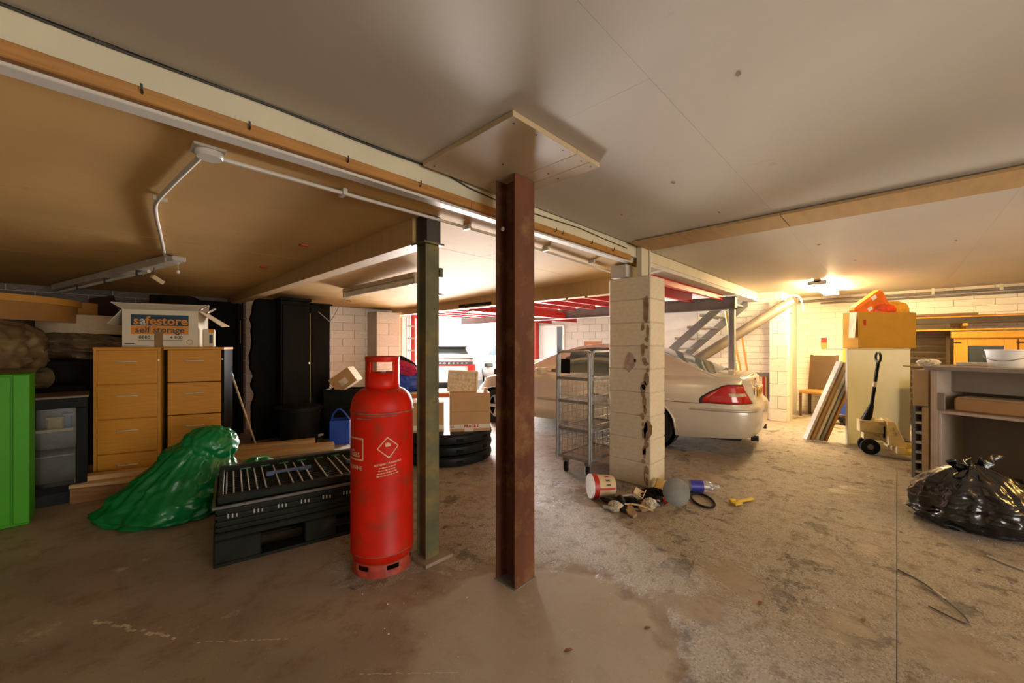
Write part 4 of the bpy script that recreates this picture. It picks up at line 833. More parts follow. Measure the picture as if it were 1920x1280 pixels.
coupe_K = dict(
    outline=[(-1.075, 0), (-1.07, .25), (-1.055, .48), (-1.0, .67), (-.90, .765), (-.72, .825), (-.4, .855), (0, .87), (.7, .872), (1.5, .872), (2.2, .868), (2.715, .862), (3.05, .84), (3.30, .77), (3.46, .62), (3.54, .40), (3.57, .18), (3.575, 0)],
    hw=.87, zb=([-1.1, -.8, -.3, 2.9, 3.6], [.25, .24, .20, .20, .24]), zs=([-1.1, -.9, -.5, 0, 1.0, 2.0, 2.6, 3.1, 3.4, 3.6], [.965, .975, .975, .965, .95, .935, .89, .80, .73, .69]),
    side=([.2, .28, .36, .50, .57, .60, .74, .86, .93, .98], [.07, .03, .012, .002, .0, .006, .012, .035, .075, .13]),
    rear=([.2, .26, .32, .42, .55, .60, .63, .65, .75, .88, .95, .98], [.12, .05, .02, 0, 0, .01, .035, .06, .085, .115, .12, .17]),
    front=([.2, .28, .4, .5, .6, .68, .72], [.10, .03, 0, .0, .03, .10, .22]), crown=([-1.1, -.5, .5, 2.0, 2.8, 3.3, 3.6], [.03, .04, .04, .07, .07, .06, .02]),
    wheels=(.20, 2.86), arch=.345, roof=[(-.62, .975), (-.40, 1.07), (-.1, 1.20), (.25, 1.32), (.6, 1.375), (1.0, 1.40), (1.3, 1.385), (1.6, 1.325), (1.95, 1.19), (2.2, 1.07), (2.42, .95)],
    rwin=(-.55, .28), wwin=(1.40, 2.38), sw0=(-.05, .30), sw1=(2.05, 1.45))
cz = Vector((5.974, 2.295, 0)); ch = math.radians(96.5)
cp, surf, n_, out_, zb_, zs_ = car('coupe', 'silver coupe parked beyond the white block pillar, its tail towards us', 'car', cz, ch, m_silver, coupe_K)
# index on the outline by x on the tail half
def ix(x):
    for i in range(n_ - 1):
        if out_[i].x <= x <= out_[i + 1].x and out_[i].y > .3: return i + (x - out_[i].x) / max(1e-6, out_[i + 1].x - out_[i].x)
    return 0
def vz(x, z): return (z - zb_(x)) / (zs_(x) - zb_(x))
def patch(name, m, parent, fl_, fr2, z0, z1, off, nz=14, ni=16, sgn=1):
    """surface patch between outline positions fl_(z) and fr2(z)"""
    rows = []
    for a in range(nz + 1):
        z = z0 + (z1 - z0) * a / nz; i0, i1 = fl_(z), fr2(z); row = []
        for b_ in range(ni + 1):
            i = i0 + (i1 - i0) * b_ / ni; x = out_[max(0, min(n_ - 1, int(round(i))))].x
            e = off * (1 if 0 < a < nz and 0 < b_ < ni else -.3); p = surf(i, vz(x, z), e); row.append((p.x, p.y * sgn, p.z))
        rows.append(row)
    return MB().grid(rows).build(name, m, parent, smooth=60)
# tail lamp: drawn-out tip forward on the wing, slanting inner edge on the boot
iF = ix(-.42); iC = ix(-.97)
for sgn in (1, -1):
    def lampL(z): t_ = (z - .655) / .235; return ix(-.42 - .33 * max(0, t_) ** 1.6 - .03 * max(0, 1 - t_ * 4))
    def lampR(z): t_ = (z - .655) / .235; return max(0, ix(-.955) - 16 + 17 * t_)
    tl = patch('tail_lamp', m_tail, cp, lampL, lampR, .655, .885, .014, 16, 20, sgn)
    def ml(z): return ix(-.72)
    patch('reversing_lens', m_clear, tl, ml, lambda z: lampR(z) + 3, .735, .795, .0165, 5, 10, sgn)
    patch('lamp_seal', m_seam, tl, lambda z: lampL(z) + 1.2, lambda z: lampR(z) - 1.4, .648, .893, .004, 16, 20, sgn)
def line(pts, r, m, name='panel_seam', sgn=1):
    MB().tube([(p.x, p.y * sgn, p.z) for p in [surf(ix(x), vz(x, z), .0) for x, z in pts]], r, 6).build(name, m, cp)
for s_ in (1, -1):
    line([(.33, .645), (-.1, .645), (-.35, .645), (-.45, .648), (-.55, .66)], .004, m_seam, sgn=s_)
    line([(.62, .93), (.60, .75), (.52, .55), (.48, .25)], .004, m_seam, sgn=s_); line([(2.02, .92), (2.06, .7), (2.08, .4), (2.05, .25)], .004, m_seam, sgn=s_)
    patch('rub_strip', mat('silver_trim', (.40, .35, .28), rough=.35, metal=.3), cp, lambda z: ix(-.30), lambda z: ix(-1.02) - 6, .555, .60, .008, 4, 16, s_)
    patch('door_strip', MATS['silver_trim'], cp, lambda z: ix(2.0), lambda z: ix(.55), .50, .55, .007, 4, 10, s_)
    hp = surf(ix(.80), vz(.8, .80), .02); MB().at((hp.x, hp.y * s_, hp.z)).box(-.09, .09, -.012, .012, -.014, .014).build('door_handle', m_alloy, cp, bev=.005)
    mp_ = surf(ix(1.85), vz(1.85, .92), .05); MB().at((mp_.x, (mp_.y + .06) * s_, mp_.z + .04)).box(-.06, .08, -.08, .08, -.05, .06).build('door_mirror', m_silver, cp, bev=.03)
    MB().at((.5, .60 * s_, .0)).box(-.35, -.02, -.05, .05, .16, .22).build('exhaust_box', m_under, cp)
    MB().tube([(-.95, .48 * s_, .22), (-1.03, .48 * s_, .22)], .035, 12).build('exhaust_tip', m_blacksteel, cp)
# boot lid: number plate recess, plate, badge bar, lip lamp
def rearpt(y, z): 
    best = min(range(n_ // 3), key=lambda i: abs(out_[i].y - y)); return surf(best, vz(out_[best].x, z), .006)
q = rearpt(0, .77); MB().at((q.x - .006, 0, .76)).box(-.006, .004, -.26, .26, -.055, .055).build('number_plate', m_plateY, cp, bev=.003)
v, f = text_mesh('YK03 OLW', .085, .001); MB().add([(q.x - .0135, -a, .76 + b_) for a, b_, _ in v], f).build('plate_lettering', m_seam, cp)
for y0, y1 in ((-.42, -.28), (.28, .42)): MB().at((rearpt(.35, .78).x - .0, (y0 + y1) / 2, .76)).box(-.012, .0, -.05, .05, -.06, .06).build('plate_surround', m_silver, cp, bev=.01)
q = rearpt(0, .86); MB().at((q.x, 0, .855)).box(-.012, .004, -.30, .30, -.014, .014).build('chrome_grip', m_chrome, cp, bev=.005)
q = rearpt(0, .93); MB().at((q.x, 0, .93)).box(-.008, .006, -.17, .17, -.009, .009).build('brake_light', m_tail, cp, bev=.003)
v, f = text_mesh('CLK', .05, .001); q = rearpt(.5, .885); MB().add([(q.x - .014 + .12 * (.45 - (.44 - a)) * 0, .46 - a, .895 + b_) for a, b_, _ in v], f).build('badge', m_chrome, cp)

hatch_K = dict(coupe_K)
hatch_K.update(outline=[(-.80, 0), (-.795, .35), (-.77, .62), (-.70, .78), (-.55, .86), (-.2, .90), (.4, .915), (1.5, .92), (2.3, .915), (2.75, .90), (3.1, .84), (3.3, .70), (3.40, .45), (3.43, .2), (3.435, 0)], hw=.92,
    zs=([-.9, 0, 1.5, 2.4, 3.0, 3.5], [.98, .98, .96, .95, .90, .80]), roof=[(-.74, 1.0), (-.62, 1.18), (-.45, 1.345), (0, 1.40), (.7, 1.42), (1.3, 1.38), (1.7, 1.24), (2.2, .96)], rwin=(-.70, -.47), wwin=(1.35, 2.15), sw0=(-.2, 0), sw1=(1.9, 1.3), wheels=(0, 2.62))
m_band = mat('dark_blue_band', (.02, .03, .07), rough=.3)
def hatch(label, loc, rz):
    t = car('white_hatchback', label, 'car', loc, rz, m_cwhite, hatch_K)[0]; t['group'] = 'white cars outside'
    MB().box(-.70, -.46, -.60, .60, 1.315, 1.345).build('roof_spoiler', m_blacksteel, t, bev=.01)
    MB().box(-.835, -.77, -.78, .78, .79, .885).build('tailgate_band', m_band, t, bev=.01); MB().box(-.838, -.77, -.80, .80, .745, .785).build('light_strip', m_tail, t, bev=.005)
    for k in range(7): MB().box(-.838, -.834, -.62 + k * .13, -.56 + k * .13, .82, .855).build('badge_letter', m_chrome, t)
    for s_ in (1, -1): MB().box(-.80, -.60, s_ * .62, s_ * .86, .60, .80).build('tail_lamp', m_tail, t, bev=.02)
    for s_ in (1, -1): MB().box(3.18, 3.36, s_ * .50, s_ * .80, .62, .74).build('head_lamp', m_glass, t, bev=.02)
    MB().box(3.40, 3.445, -.45, .45, .35, .55).build('grille', m_black, t, bev=.01); return t
hatch('white hatchback with dark tailgate band outside, seen between the columns', (7.78, 10.36, 0), math.radians(50))
hatch('second white car beyond the first, front towards us', (12.31, 12.38, 0), math.radians(-133))

# ------------------------------------------------------------ roll cage
rc_ = thing('roll_cage', 'grey wire roll cage on castors tucked behind the block pillar', 'roll cage', (3.44, 2.24, 0))
def frame(name, pts, r=.014): return MB().tube(pts, r, 8).build(name, m_galv, rc_, smooth=40)
Lx, Ly, Hc = .70, .40, 1.30
for x0 in (0, Lx):
    frame('end_frame', [(x0, 0, .16), (x0, 0, Hc - .06), (x0, .02, Hc - .015), (x0, .06, Hc), (x0, Ly - .06, Hc), (x0, Ly - .02, Hc - .015), (x0, Ly, Hc - .06), (x0, Ly, .16)])
for y0 in (0.0, Ly): frame('side_frame', [(.04, y0, .18), (.04, y0, Hc - .06), (.055, y0, Hc - .015), (.10, y0, Hc), (Lx - .10, y0, Hc), (Lx - .055, y0, Hc - .015), (Lx - .04, y0, Hc - .06), (Lx - .04, y0, .18)], .012)
for x0 in (0, Lx): box('cross_bar', m_galv, rc_, x0 - .012, x0 + .012, 0, Ly, 1.00, 1.035, .003)
for y0 in (0, Ly): box('cross_bar', m_galv, rc_, .04, Lx - .04, y0 - .012, y0 + .012, 1.00, 1.035, .003)
for z in (.17, .47, .76): 
    MB().box(0, Lx, 0, .025, z, z + .03).box(0, Lx, Ly - .025, Ly, z, z + .03).box(0, .025, .025, Ly - .025, z, z + .03).box(Lx - .025, Lx, .025, Ly - .025, z, z + .03).build('shelf_frame', m_galv, rc_)
    box('shelf', m_galv, rc_, .025, Lx - .025, .025, Ly - .025, z + .012, z + .018, 0)
for k in range(1, 6):
    y = Ly * k / 6
    for x0 in (0, Lx): MB().cyl((x0, y, .2), (x0, y, 1.0), .0025, 5).build('wire', m_galv, rc_)
for k in range(1, 8):
    x = .04 + (Lx - .08) * k / 8
    for y0 in (0, Ly): MB().cyl((x, y0, .2), (x, y0, 1.0), .0025, 5).build('wire', m_galv, rc_)
for z in [.24 + .075 * k for k in range(5)] + [.62, .70, .84, .92]:
    for x0 in (0, Lx): MB().cyl((x0, 0, z), (x0, Ly, z), .0025, 5).build('wire', m_galv, rc_)
    for y0 in (0, Ly): MB().cyl((.04, y0, z), (Lx - .04, y0, z), .0025, 5).build('wire', m_galv, rc_)
box('document_holder', m_blackmatte, rc_, -.018, -.012, .22, .34, 1.07, 1.22, .002)
for x0 in (.08, Lx - .08):
    for y0 in (.06, Ly - .06):
        w_ = MB().at((x0, y0, .055), (PI / 2, 0, .4)).lathe([(.02, -.018), (.05, -.018), (.055, -.012), (.055, .012), (.05, .018), (.02, .018)], 20).build('castor_wheel', m_tyre, rc_, smooth=40)
        MB().box(x0 - .03, x0 + .03, y0 - .025, y0 + .025, .115, .17).box(x0 - .012, x0 + .012, y0 - .028, y0 - .022, .04, .12).box(x0 - .012, x0 + .012, y0 + .022, y0 + .028, .04, .12).build('castor_fork', m_greysteel, rc_)
# boxes on the shelf seen over the car
o = MB().box(0, .40, 0, .34, 0, .44).box(.03, .18, -.004, .0, .05, .40).box(.22, .37, -.004, .0, .05, .40).build('wooden_drawer_chest', mat('brown_chest', (.30, .13, .05), rough=.5, var=.2), None, bev=.004); o.location = (7.55, 5.05, 1.02); o.rotation_euler = (0, 0, -1.0); tag(o, 'small brown wooden chest seen above the car roof', 'chest')
shl = thing('work_bench', 'work bench against the far wall behind the silver car', 'bench', (7.3, 4.75, 0)); box('top', m_plank, shl, 0, .9, 0, 1.6, .98, 1.02)
for a in (.05, .82):
    for b_ in (.05, 1.52): box('leg', m_plank, shl, a, a + .05, b_, b_ + .05, 0, .98)

# ------------------------------------------------------------ rubbish swept round the pillar foot
def litter(name, m, label, cat, loc, rot, mb, smooth=False, bev=0):
    o = mb.build(name, m, None, smooth=smooth, bev=bev); o.location = loc; o.rotation_euler = rot; return tag(o, label, cat)
tub = thing('paint_tub', 'overturned white tub with red band and label at the pillar foot', 'tub', (3.13, 1.90, .105), rot=(0, PI / 2 + .1, -.75))
tub.rotation_euler = (0, math.radians(-88), math.radians(-38))
MB().lathe([(0, -.10), (.085, -.10), (.09, -.095), (.103, .075), (.103, .10), (0, .10)], 32).build('pail', m_cardlight, tub, smooth=35); MB().lathe([(.104, .055), (.105, .06), (.106, .098), (.100, .10)], 32).build('band', m_red, tub, smooth=35); MB().lathe([(0, .101), (.104, .101), (.107, .106), (.104, .118), (0, .112)], 32).build('lid', m_outwall, tub, smooth=35)
for q_, a in enumerate((-1.25, -.85, -.40)): MB().lathe([(.0955, -.045 + .0), (.0985, -.005)], 4, a, a + .18).build('label_mark', m_ink if q_ < 2 else m_red, tub)
MB().lathe([(.1035, .052), (.0900, -.092)], 12, -1.62, -1.40).build('label_mark', m_red, tub)
mb = MB().lathe([(0, 0), (.085, .0), (.11, .012), (.115, .02), (.10, .035), (.06, .05), (0, .055)], 28); litter('grey_cap', mat('grey_cloth', (.16, .16, .14), rough=.6, var=.3), 'grey rubber dome lying on its side in the rubbish', 'dome', (3.42, 1.36, .11), (1.25, 0, -.86), mb, 40)
tw = MB(); tw.tube([(.16 * math.cos(a), .085 * math.sin(a), 0) for a in [2 * PI * i / 24 for i in range(24)]], .010, 8, closed=True); litter('black_hose_ring', m_tyre, 'black rubber ring lying right of the grey dome', 'ring', (3.66, 1.22, .012), (0, 0, .6), tw)
bt = thing('clear_bottle', 'clear plastic bottle with blue label lying beyond the rubbish', 'bottle', (3.86, 1.34, .055), rot=(PI / 2, 0, math.radians(38)))
m_pet = mat('clear_plastic', (.75, .78, .78), rough=.1, trans=.85, var=0); MB().lathe([(0, -.14), (.05, -.14), (.054, -.12), (.054, .09), (.04, .13), (.016, .16), (.016, .18), (0, .18)], 24).build('bottle_body', m_pet, bt, smooth=35); MB().lathe([(.0550, -.06), (.0550, .05)], 24).build('label_band', mat('bottle_blue', (.03, .03, .30), rough=.4), bt, smooth=30); MB().lathe([(0, .18), (.018, .18), (.018, .20), (0, .20)], 12).build('cap', m_wire, bt)
yg = thing('yellow_bracket', 'yellow plastic clip with a long stem on the floor', 'clip', (3.84, .98, .008), math.radians(-25))
MB().box(-.02, .17, -.014, .014, 0, .018).build('stem', MATS['yellow_paint'], yg, bev=.004); MB().box(-.10, -.02, -.05, -.01, 0, .02).box(-.09, -.03, .0, .03, 0, .03).build('jaw', MATS['yellow_paint'], yg, bev=.004)
m_sock = mat('mustard_foam', (.42, .27, .08), rough=.8, var=.2); litter('foam_pad', m_sock, 'mustard foam pad lying against the pillar', 'foam', (3.62, 1.58, .055), (.25, -.2, .3), MB().box(-.11, .11, -.05, .05, -.02, .02), bev=.015)
rb = random.Random(5)
names = [('broken_slab', mat('grey_slab', (.30, .25, .19), rough=.85, var=.3), 'slab'), ('black_scrap', m_black, 'scrap'), ('card_scrap', mat('dirty_card', (.30, .20, .11), rough=.85, var=.35), 'card'), ('stone_lump', mat('rubble_stone', (.14, .10, .065), rough=.9, var=.25), 'stone')]
spots = [(2.93, 1.70, 'nearest the viewer'), (3.00, 1.62, 'left of the black can'), (3.10, 1.68, 'by the tub'), (3.20, 1.66, 'under the twig'), (3.25, 1.78, 'at the pillar foot'), (3.35, 1.62, 'in the middle of the heap'), (3.12, 1.50, 'at the front of the heap'), (3.30, 1.50, 'below the folded card'), (3.42, 1.56, 'behind the grey dome'), (3.05, 1.80, 'under the tub'), (3.50, 1.52, 'against the pillar corner'), (3.22, 1.56, 'between two sticks'), (3.40, 1.46, 'left of the grey dome'), (3.55, 1.62, 'by the foam pad'), (2.98, 1.54, 'alone in front'), (3.38, 1.70, 'beneath the pillar chip'), (3.16, 1.60, 'over the shorter stick'), (3.28, 1.60, 'beside the folded card'), (3.33, 1.55, 'over the cable end'), (3.08, 1.58, 'right of the black can'), (3.20, 1.74, 'right of the tub'), (3.36, 1.50, 'beside the clear wrapper'), (3.45, 1.66, 'below the foam pad'), (3.13, 1.62, 'behind the black can')]
cols = ['grey', 'dull', 'brown', 'pale']
for k, (x, y, where) in enumerate(spots):
    nm, m_, ct = names[k % 4]; sx, sy, sz2 = rb.uniform(.045, .085), rb.uniform(.03, .06), rb.uniform(.012, .03); mb = MB(); poly = []
    for i in range(7):
        a = 2 * PI * i / 7; rr = rb.uniform(.7, 1.15); poly.append((sx * rr * math.cos(a), sy * rr * math.sin(a)))
    mb.prism(poly, -sz2 / 2, sz2 / 2); litter(nm, m_, 'small %s lying %s of the pillar rubbish' % ({'broken_slab': 'pale broken slab', 'black_scrap': 'black plastic scrap', 'card_scrap': 'buff card scrap', 'stone_lump': 'brown stone lump'}[nm], where.replace('of the heap', '').strip() if False else where), ct, (x, y, sz2 / 2 + .012), (rb.uniform(-.3, .3), rb.uniform(-.3, .3), rb.uniform(0, 6)), mb, bev=.006)
for lab, p, m_, r_ in (('long bent stick lying across the pillar rubbish', [(3.10, 1.72, .06), (3.22, 1.62, .075), (3.34, 1.46, .03)], mat('stick', (.36, .27, .17), rough=.8), .009), ('shorter stick lying at the front of the rubbish', [(3.02, 1.62, .05), (3.08, 1.53, .05), (3.14, 1.43, .012)], m_plank, .008), ('thin dark cable end in the pillar rubbish', [(3.35, 1.66, .05), (3.42, 1.58, .06), (3.5, 1.47, .02)], m_black, .008)):
    o = MB().tube(catmull(p, 5), r_, 8).build('stick' if 'stick' in lab else 'cable_end', m_, None, smooth=40); tag(o, lab, 'stick' if 'stick' in lab else 'cable')
litter('black_can', m_black, 'squashed black can at the left front of the rubbish', 'can', (3.03, 1.68, .05), (.9, .2, .3), MB().lathe([(0, -.05), (.04, -.05), (.045, -.04), (.045, .04), (.035, .05), (0, .05)], 18), 35)
litter('red_ball', mat('red_ball', (.6, .03, .01), rough=.3), 'small red ball beside the grey dome', 'ball', (3.38, 1.43, .035), (0, 0, 0), MB().lathe([(.0001 + .028 * math.sin(PI * i / 12), -.028 * math.cos(PI * i / 12)) for i in range(13)], 16), 60)
litter('folded_card', m_cardlight, 'open pale folded card tray in the rubbish', 'card', (3.26, 1.62, .07), (.5, -.3, .2), MB().box(-.06, .06, -.04, .04, 0, .006).box(-.06, .06, -.044, -.038, 0, .04).box(-.064, -.058, -.04, .04, 0, .04))
litter('clear_wrapper', m_pet, 'clear plastic wrapper at the front of the rubbish', 'wrapper', (3.24, 1.47, .03), (.3, .2, 1.0), MB().box(-.05, .05, -.03, .03, -.01, .01), bev=.008)
o = MB().lathe([(0, 0), (.03, 0), (.03, .09), (0, .09)], 14).build('small_bottle', m_outwall, None, smooth=35); o.location = (3.60, 2.36, 0); tag(o, 'small white bottle standing under the roll cage', 'bottle'); MB().lathe([(0, .09), (.018, .09), (.018, .12), (0, .12)], 10).build('cap', m_or, o)
# ------------------------------------------------------------ right side
m_sage = mat('sage_panel', (.78, .80, .66), rough=.45, var=.03); m_cgrey = mat('counter_grey', (.27, .225, .185), rough=.55, var=.05); m_cedge = mat('counter_edge', (.52, .42, .32), rough=.5)
sc = thing('office_cabinet', 'tall sage green panel-sided cabinet with a carton on top', 'cabinet', (7.206, .486, 0), math.atan2(-.632, .824))
box('side_panel', m_sage, sc, 0, 1.03, 0, .02, .0, 1.305, .002); box('body', m_sage, sc, .36, 1.02, .021, .34, .03, 1.29, .002); box('top', m_cream, sc, .0, 1.034, -.002, .34, 1.306, 1.322, .002); box('edge_strip', m_cream, sc, -.008, 0, .0, .03, 0, 1.322, .001)
ca = math.atan2(-.632, .824)
cb = thing('large_carton', 'large open brown carton of orange bags on the sage cabinet', 'carton', (7.34, .385, 1.322), ca)
W_, D_, H_ = .96, .22, .51
m_card2 = mat('ochre_cardboard', (.42, .22, .018), rough=.8, var=.06, scale=5)
MB().box(0, W_, 0, .006, 0, H_).box(0, W_, D_ - .006, D_, 0, H_).box(0, .006, .006, D_ - .006, 0, H_).box(W_ - .006, W_, .006, D_ - .006, 0, H_).box(0, W_, 0, D_, 0, .006).build('carton_shell', m_card2, cb)
MB().add([(.02, -.002, 0), (.12, -.002, 0), (.12, -.002, H_), (.02, -.002, H_)], [(0, 1, 2, 3)]).build('tape', m_tape, cb) if False else None
MB().box(.085, .125, -.003, -.001, .32, .40).build('red_label', m_red, cb); flap(cb, 'flap', m_cardlight, [(W_, .02, H_), (W_, D_, H_), (W_ - .16, D_ - .02, H_ + .06), (W_ - .16, .10, H_ + .02)])
flap(cb, 'flap', m_cardwhite, [(0, .02, H_), (0, D_ - .1, H_), (-.02, D_ - .1, H_ - .36), (-.035, .02, H_ - .36)])
m_obag = mat('orange_bag', (.75, .16, .015), rough=.35, var=.25, scale=5)
ob_ = thing('orange_pack', 'large orange pack tilted on top in the open brown carton', 'pack', (7.34, .385, 1.322), ca, 'bags in the open carton')
def CB(u, v, z): return (7.34 + math.cos(ca) * u - math.sin(ca) * v, .385 + math.sin(ca) * u + math.cos(ca) * v, 1.322 + z)
o = MB().at((.31, .12, .60), (0, math.radians(-32), 0)).box(-.27, .27, -.07, .07, -.13, .13, .03).build('pack_body', m_obag, ob_)
o = MB().at((.22, .048, .57), (0, math.radians(-32), 0)).box(-.02, .06, -.002, .0, -.05, .0).box(.12, .20, -.002, .0, .05, .1).build('print_patch', m_outwall, ob_)
o = crumple(None, 'crumpled_bag', mat('red_orange_bag', (.70, .07, .015), rough=.35, var=.35, scale=9), .19, .085, .10, 3.9, CB(.50, .105, .53), .14, 2.6); o.rotation_euler = (0, 0, ca); tag(o, 'crumpled red-orange bag in the middle of the open carton', 'bag', 'bags in the open carton')
o = crumple(None, 'crumpled_bag', mat('yellow_bag', (.75, .36, .03), rough=.4, var=.25, scale=8), .20, .08, .11, 1.9, CB(.72, .12, .55), .14, 2.6); o.rotation_euler = (0, 0, ca); tag(o, 'crumpled yellow bag at the right of the open carton', 'bag', 'bags in the open carton')
o = MB().box(.03, .9, .03, .19, .02, .43, .02).build('packed_bag', m_obag); o.location = CB(0, 0, 0); o.rotation_euler = (0, 0, ca); tag(o, 'orange bag packed down low inside the open brown carton', 'bag', 'bags in the open carton')
# stack of long boards leaning on the cabinet side
lean = math.radians(31)
for k in range(5):
    o = MB().box(-.05, .05, 0, .034, 0, (1.22, 1.20, 1.10, 1.12, 1.0)[k], .002).build('leaning_board', (m_white, m_tanbeam, m_cardwhite, m_galv, m_yeld)[k]); base = Vector((7.05, .93, 0)) + Vector((.022, -.050, 0)) * k
    o.location = base; o.rotation_euler = (-lean, 0, math.radians(-22)); tag(o, ('white board leaning furthest left in the stack by the sage cabinet', 'tan board second from the left in the leaning stack', 'cream board third from the left in the leaning stack', 'grey metal sheet fourth from the left in the leaning stack', 'brown board nearest the sage cabinet in the leaning stack')[k], 'board', 'leaning boards'); o.rotation_euler = (math.radians(0), 0, 0)
    # lean towards the cabinet: the plane of each board faces the viewer's left
    up = Vector((.695 * .46, -.719 * .46, 1.04)).normalized(); along = Vector((.80, .60, 0)).normalized(); nn = up.cross(along).normalized(); along = nn.cross(up) * -1
    Mx = Matrix((along, nn, up)).transposed().to_4x4(); Mx.translation = base + Vector((0, 0, .012)); o.matrix_world = Mx
# chair by the wall
chr_ = thing('dining_chair', 'wooden dining chair with brown padded back by the right wall', 'chair', (9.62, 1.10, 0), math.radians(-105))
m_dkwood = mat('dark_chair_wood', (.09, .045, .015), rough=.45); m_leather = mat('brown_leatherette', (.075, .045, .02), rough=.45, var=.15)
MB().box(-.23, .23, -.22, .22, .44, .50).build('seat', mat('tan_seat', (.34, .17, .035), rough=.5), chr_, bev=.015)
for a in (-.21, .21):
    box('leg', m_dkwood, chr_, a - .02, a + .02, -.21, -.17, 0, .44, .003) ; MB().add([(a + i, j, z) for z, j0 in ((0, .20), (.46, .20), (1.18, .29)) for i, j in ((-.02, j0 - .02), (.02, j0 - .02), (.02, j0 + .02), (-.02, j0 + .02))], [(0, 1, 5, 4), (1, 2, 6, 5), (2, 3, 7, 6), (3, 0, 4, 7), (4, 5, 9, 8), (5, 6, 10, 9), (6, 7, 11, 10), (7, 4, 8, 11), (3, 2, 1, 0), (8, 9, 10, 11)]).build('leg', m_dkwood, chr_)
MB().at((0, .245, .84), (-.125, 0, 0)).box(-.20, .20, -.02, .02, -.33, .33).build('backrest', m_leather, chr_, bev=.012)
# pallet truck
ptr = thing('pallet_truck', 'cream hand pallet truck with black handle in front of the sage cabinet', 'pallet truck', (6.80, .22, 0), math.radians(-76))
m_pt = mat('cream_steel', (.52, .42, .20), rough=.45, var=.12, dirt=(.16, .10, .05), dscale=14)
for s_ in (-.2, .2): MB().box(.22, 1.30, s_ - .075, s_ + .075, .075, .125).build('fork', mat('fork_yellow', (.42, .33, .05), rough=.5, var=.2), ptr, bev=.01)
MB().box(.16, .24, -.275, .275, .075, .16).add([(.10, -.22, .16), (.26, -.26, .16), (.26, .26, .16), (.10, .22, .16), (.10, -.16, .44), (.17, -.16, .44), (.17, .16, .44), (.10, .16, .44)], [(0, 1, 5, 4), (1, 2, 6, 5), (2, 3, 7, 6), (3, 0, 4, 7), (4, 5, 6, 7)]).build('body_frame', m_pt, ptr, bev=.008)
box('window_slot', m_black, ptr, .085, .175, -.09, .09, .22, .36, .002)
MB().box(-.14, .10, -.085, .085, .27, .42).cyl((-.03, 0, .16), (-.03, 0, .46), .05, 14).box(-.10, .10, -.06, .06, .18, .27).build('pump', m_pt, ptr, bev=.008)
for s_ in (-.075, .075): 
    MB().at((-.04, s_, .095), (PI / 2, 0, 0)).lathe([(.03, -.028), (.085, -.028), (.095, -.02), (.095, .02), (.085, .028), (.03, .028)], 28).build('steer_wheel', m_tyre, ptr, smooth=40); MB().at((-.04, s_, .095), (PI / 2, 0, 0)).lathe([(0, -.03), (.032, -.03), (.032, .03), (0, .03)], 16).build('hub', m_greysteel, ptr)
p0 = Vector((-.06, 0, .42)); p1 = Vector((-.03, -.10, .62)); p2 = Vector((.0, -.24, 1.16))
MB().tube([p0, p0.lerp(p1, .3), p1], [.055, .045, .024], 10).build('handle_root', m_black, ptr, smooth=40); MB().tube([p1, p2], .018, 10).build('handle_shaft', m_black, ptr); MB().tube([p1.lerp(p2, .44), p1.lerp(p2, .56)], .020, 10).build('handle_sleeve', m_cardwhite, ptr)
lp = p2; MB().tube([lp + Vector((0, .10 * math.cos(a), .06 + .06 * math.sin(a))) * 1 for a in [2 * PI * i / 18 for i in range(18)]], .013, 8, closed=True).build('handle_grip', m_black, ptr)
# grey counter
ct_a = math.atan2(-.931, -.365); cnt = thing('reception_counter', 'grey reception counter with open compartments at the right edge', 'counter', (5.73, -.24, 0), ct_a)
# local x runs right along the front, local -y is the front side
LC = 1.7
MB().box(0, .05, 0, .62, 0, 1.12).build('end_panel', m_cedge, cnt, bev=.003); box('end_panel', m_cgrey, cnt, LC - .04, LC, 0, .62, 0, 1.12)
box('counter_top', m_cgrey, cnt, -.04, LC + .03, -.03, .66, 1.12, 1.16, .004); box('back_panel', m_cgrey, cnt, .05, LC - .04, .58, .60, 0, 1.12, .001); box('upper_front', m_cgrey, cnt, .05, LC - .04, .30, .32, .90, 1.12, .001)
box('shelf', m_cedge, cnt, .05, LC - .04, .01, .58, .70, .725, .002); box('divider', m_cedge, cnt, .72, .745, .01, .58, 0, .70, .002); box('bottom', m_cgrey, cnt, .05, LC - .04, .02, .58, .03, .05, .001); box('inner_edge', m_cedge, cnt, .052, .075, .004, .02, 0, .70, .001); box('inner_edge', m_cgrey, cnt, .05, .10, .0, .02, .73, .90, .001)
def CT(u, v, z=0): return (5.73 + math.cos(ct_a) * u - math.sin(ct_a) * v, -.24 + math.sin(ct_a) * u + math.cos(ct_a) * v, z)
o = thing('flat_parcel', 'long flat brown parcel lying on the counter shelf', 'parcel', CT(.13, .10, .727), ct_a); MB().box(0, .95, 0, .36, 0, .13, .015).build('carton', m_card, o); MB().box(.02, .94, .02, .34, .13, .137).build('loose_flap', m_cardlight, o, bev=.003); box('tape', m_tape, o, .50, .57, -.003, .363, .0, .139, .001)
wt_ = thing('white_tub', 'white plastic tub standing on the grey counter', 'tub', CT(.42, .30, 1.16), ct_a); MB().lathe([(0, .0), (.115, .0), (.12, .01), (.135, .15), (.142, .152), (.142, .165), (.132, .165), (.125, .15), (.112, .012), (0, .012)], 36).build('vessel', m_outwall, wt_, smooth=35); MB().tube(catmull([(.14, 0, .15), (.12, -.09, .09), (0, -.145, .06), (-.12, -.09, .09), (-.14, 0, .15)], 5), .003, 6).build('handle', m_greysteel, wt_)
plank(CT(.06, .42)[:2], CT(.34, .42)[:2], 1.16, .10, .035, 'short pale batten on top of the grey counter', m_cardwhite)
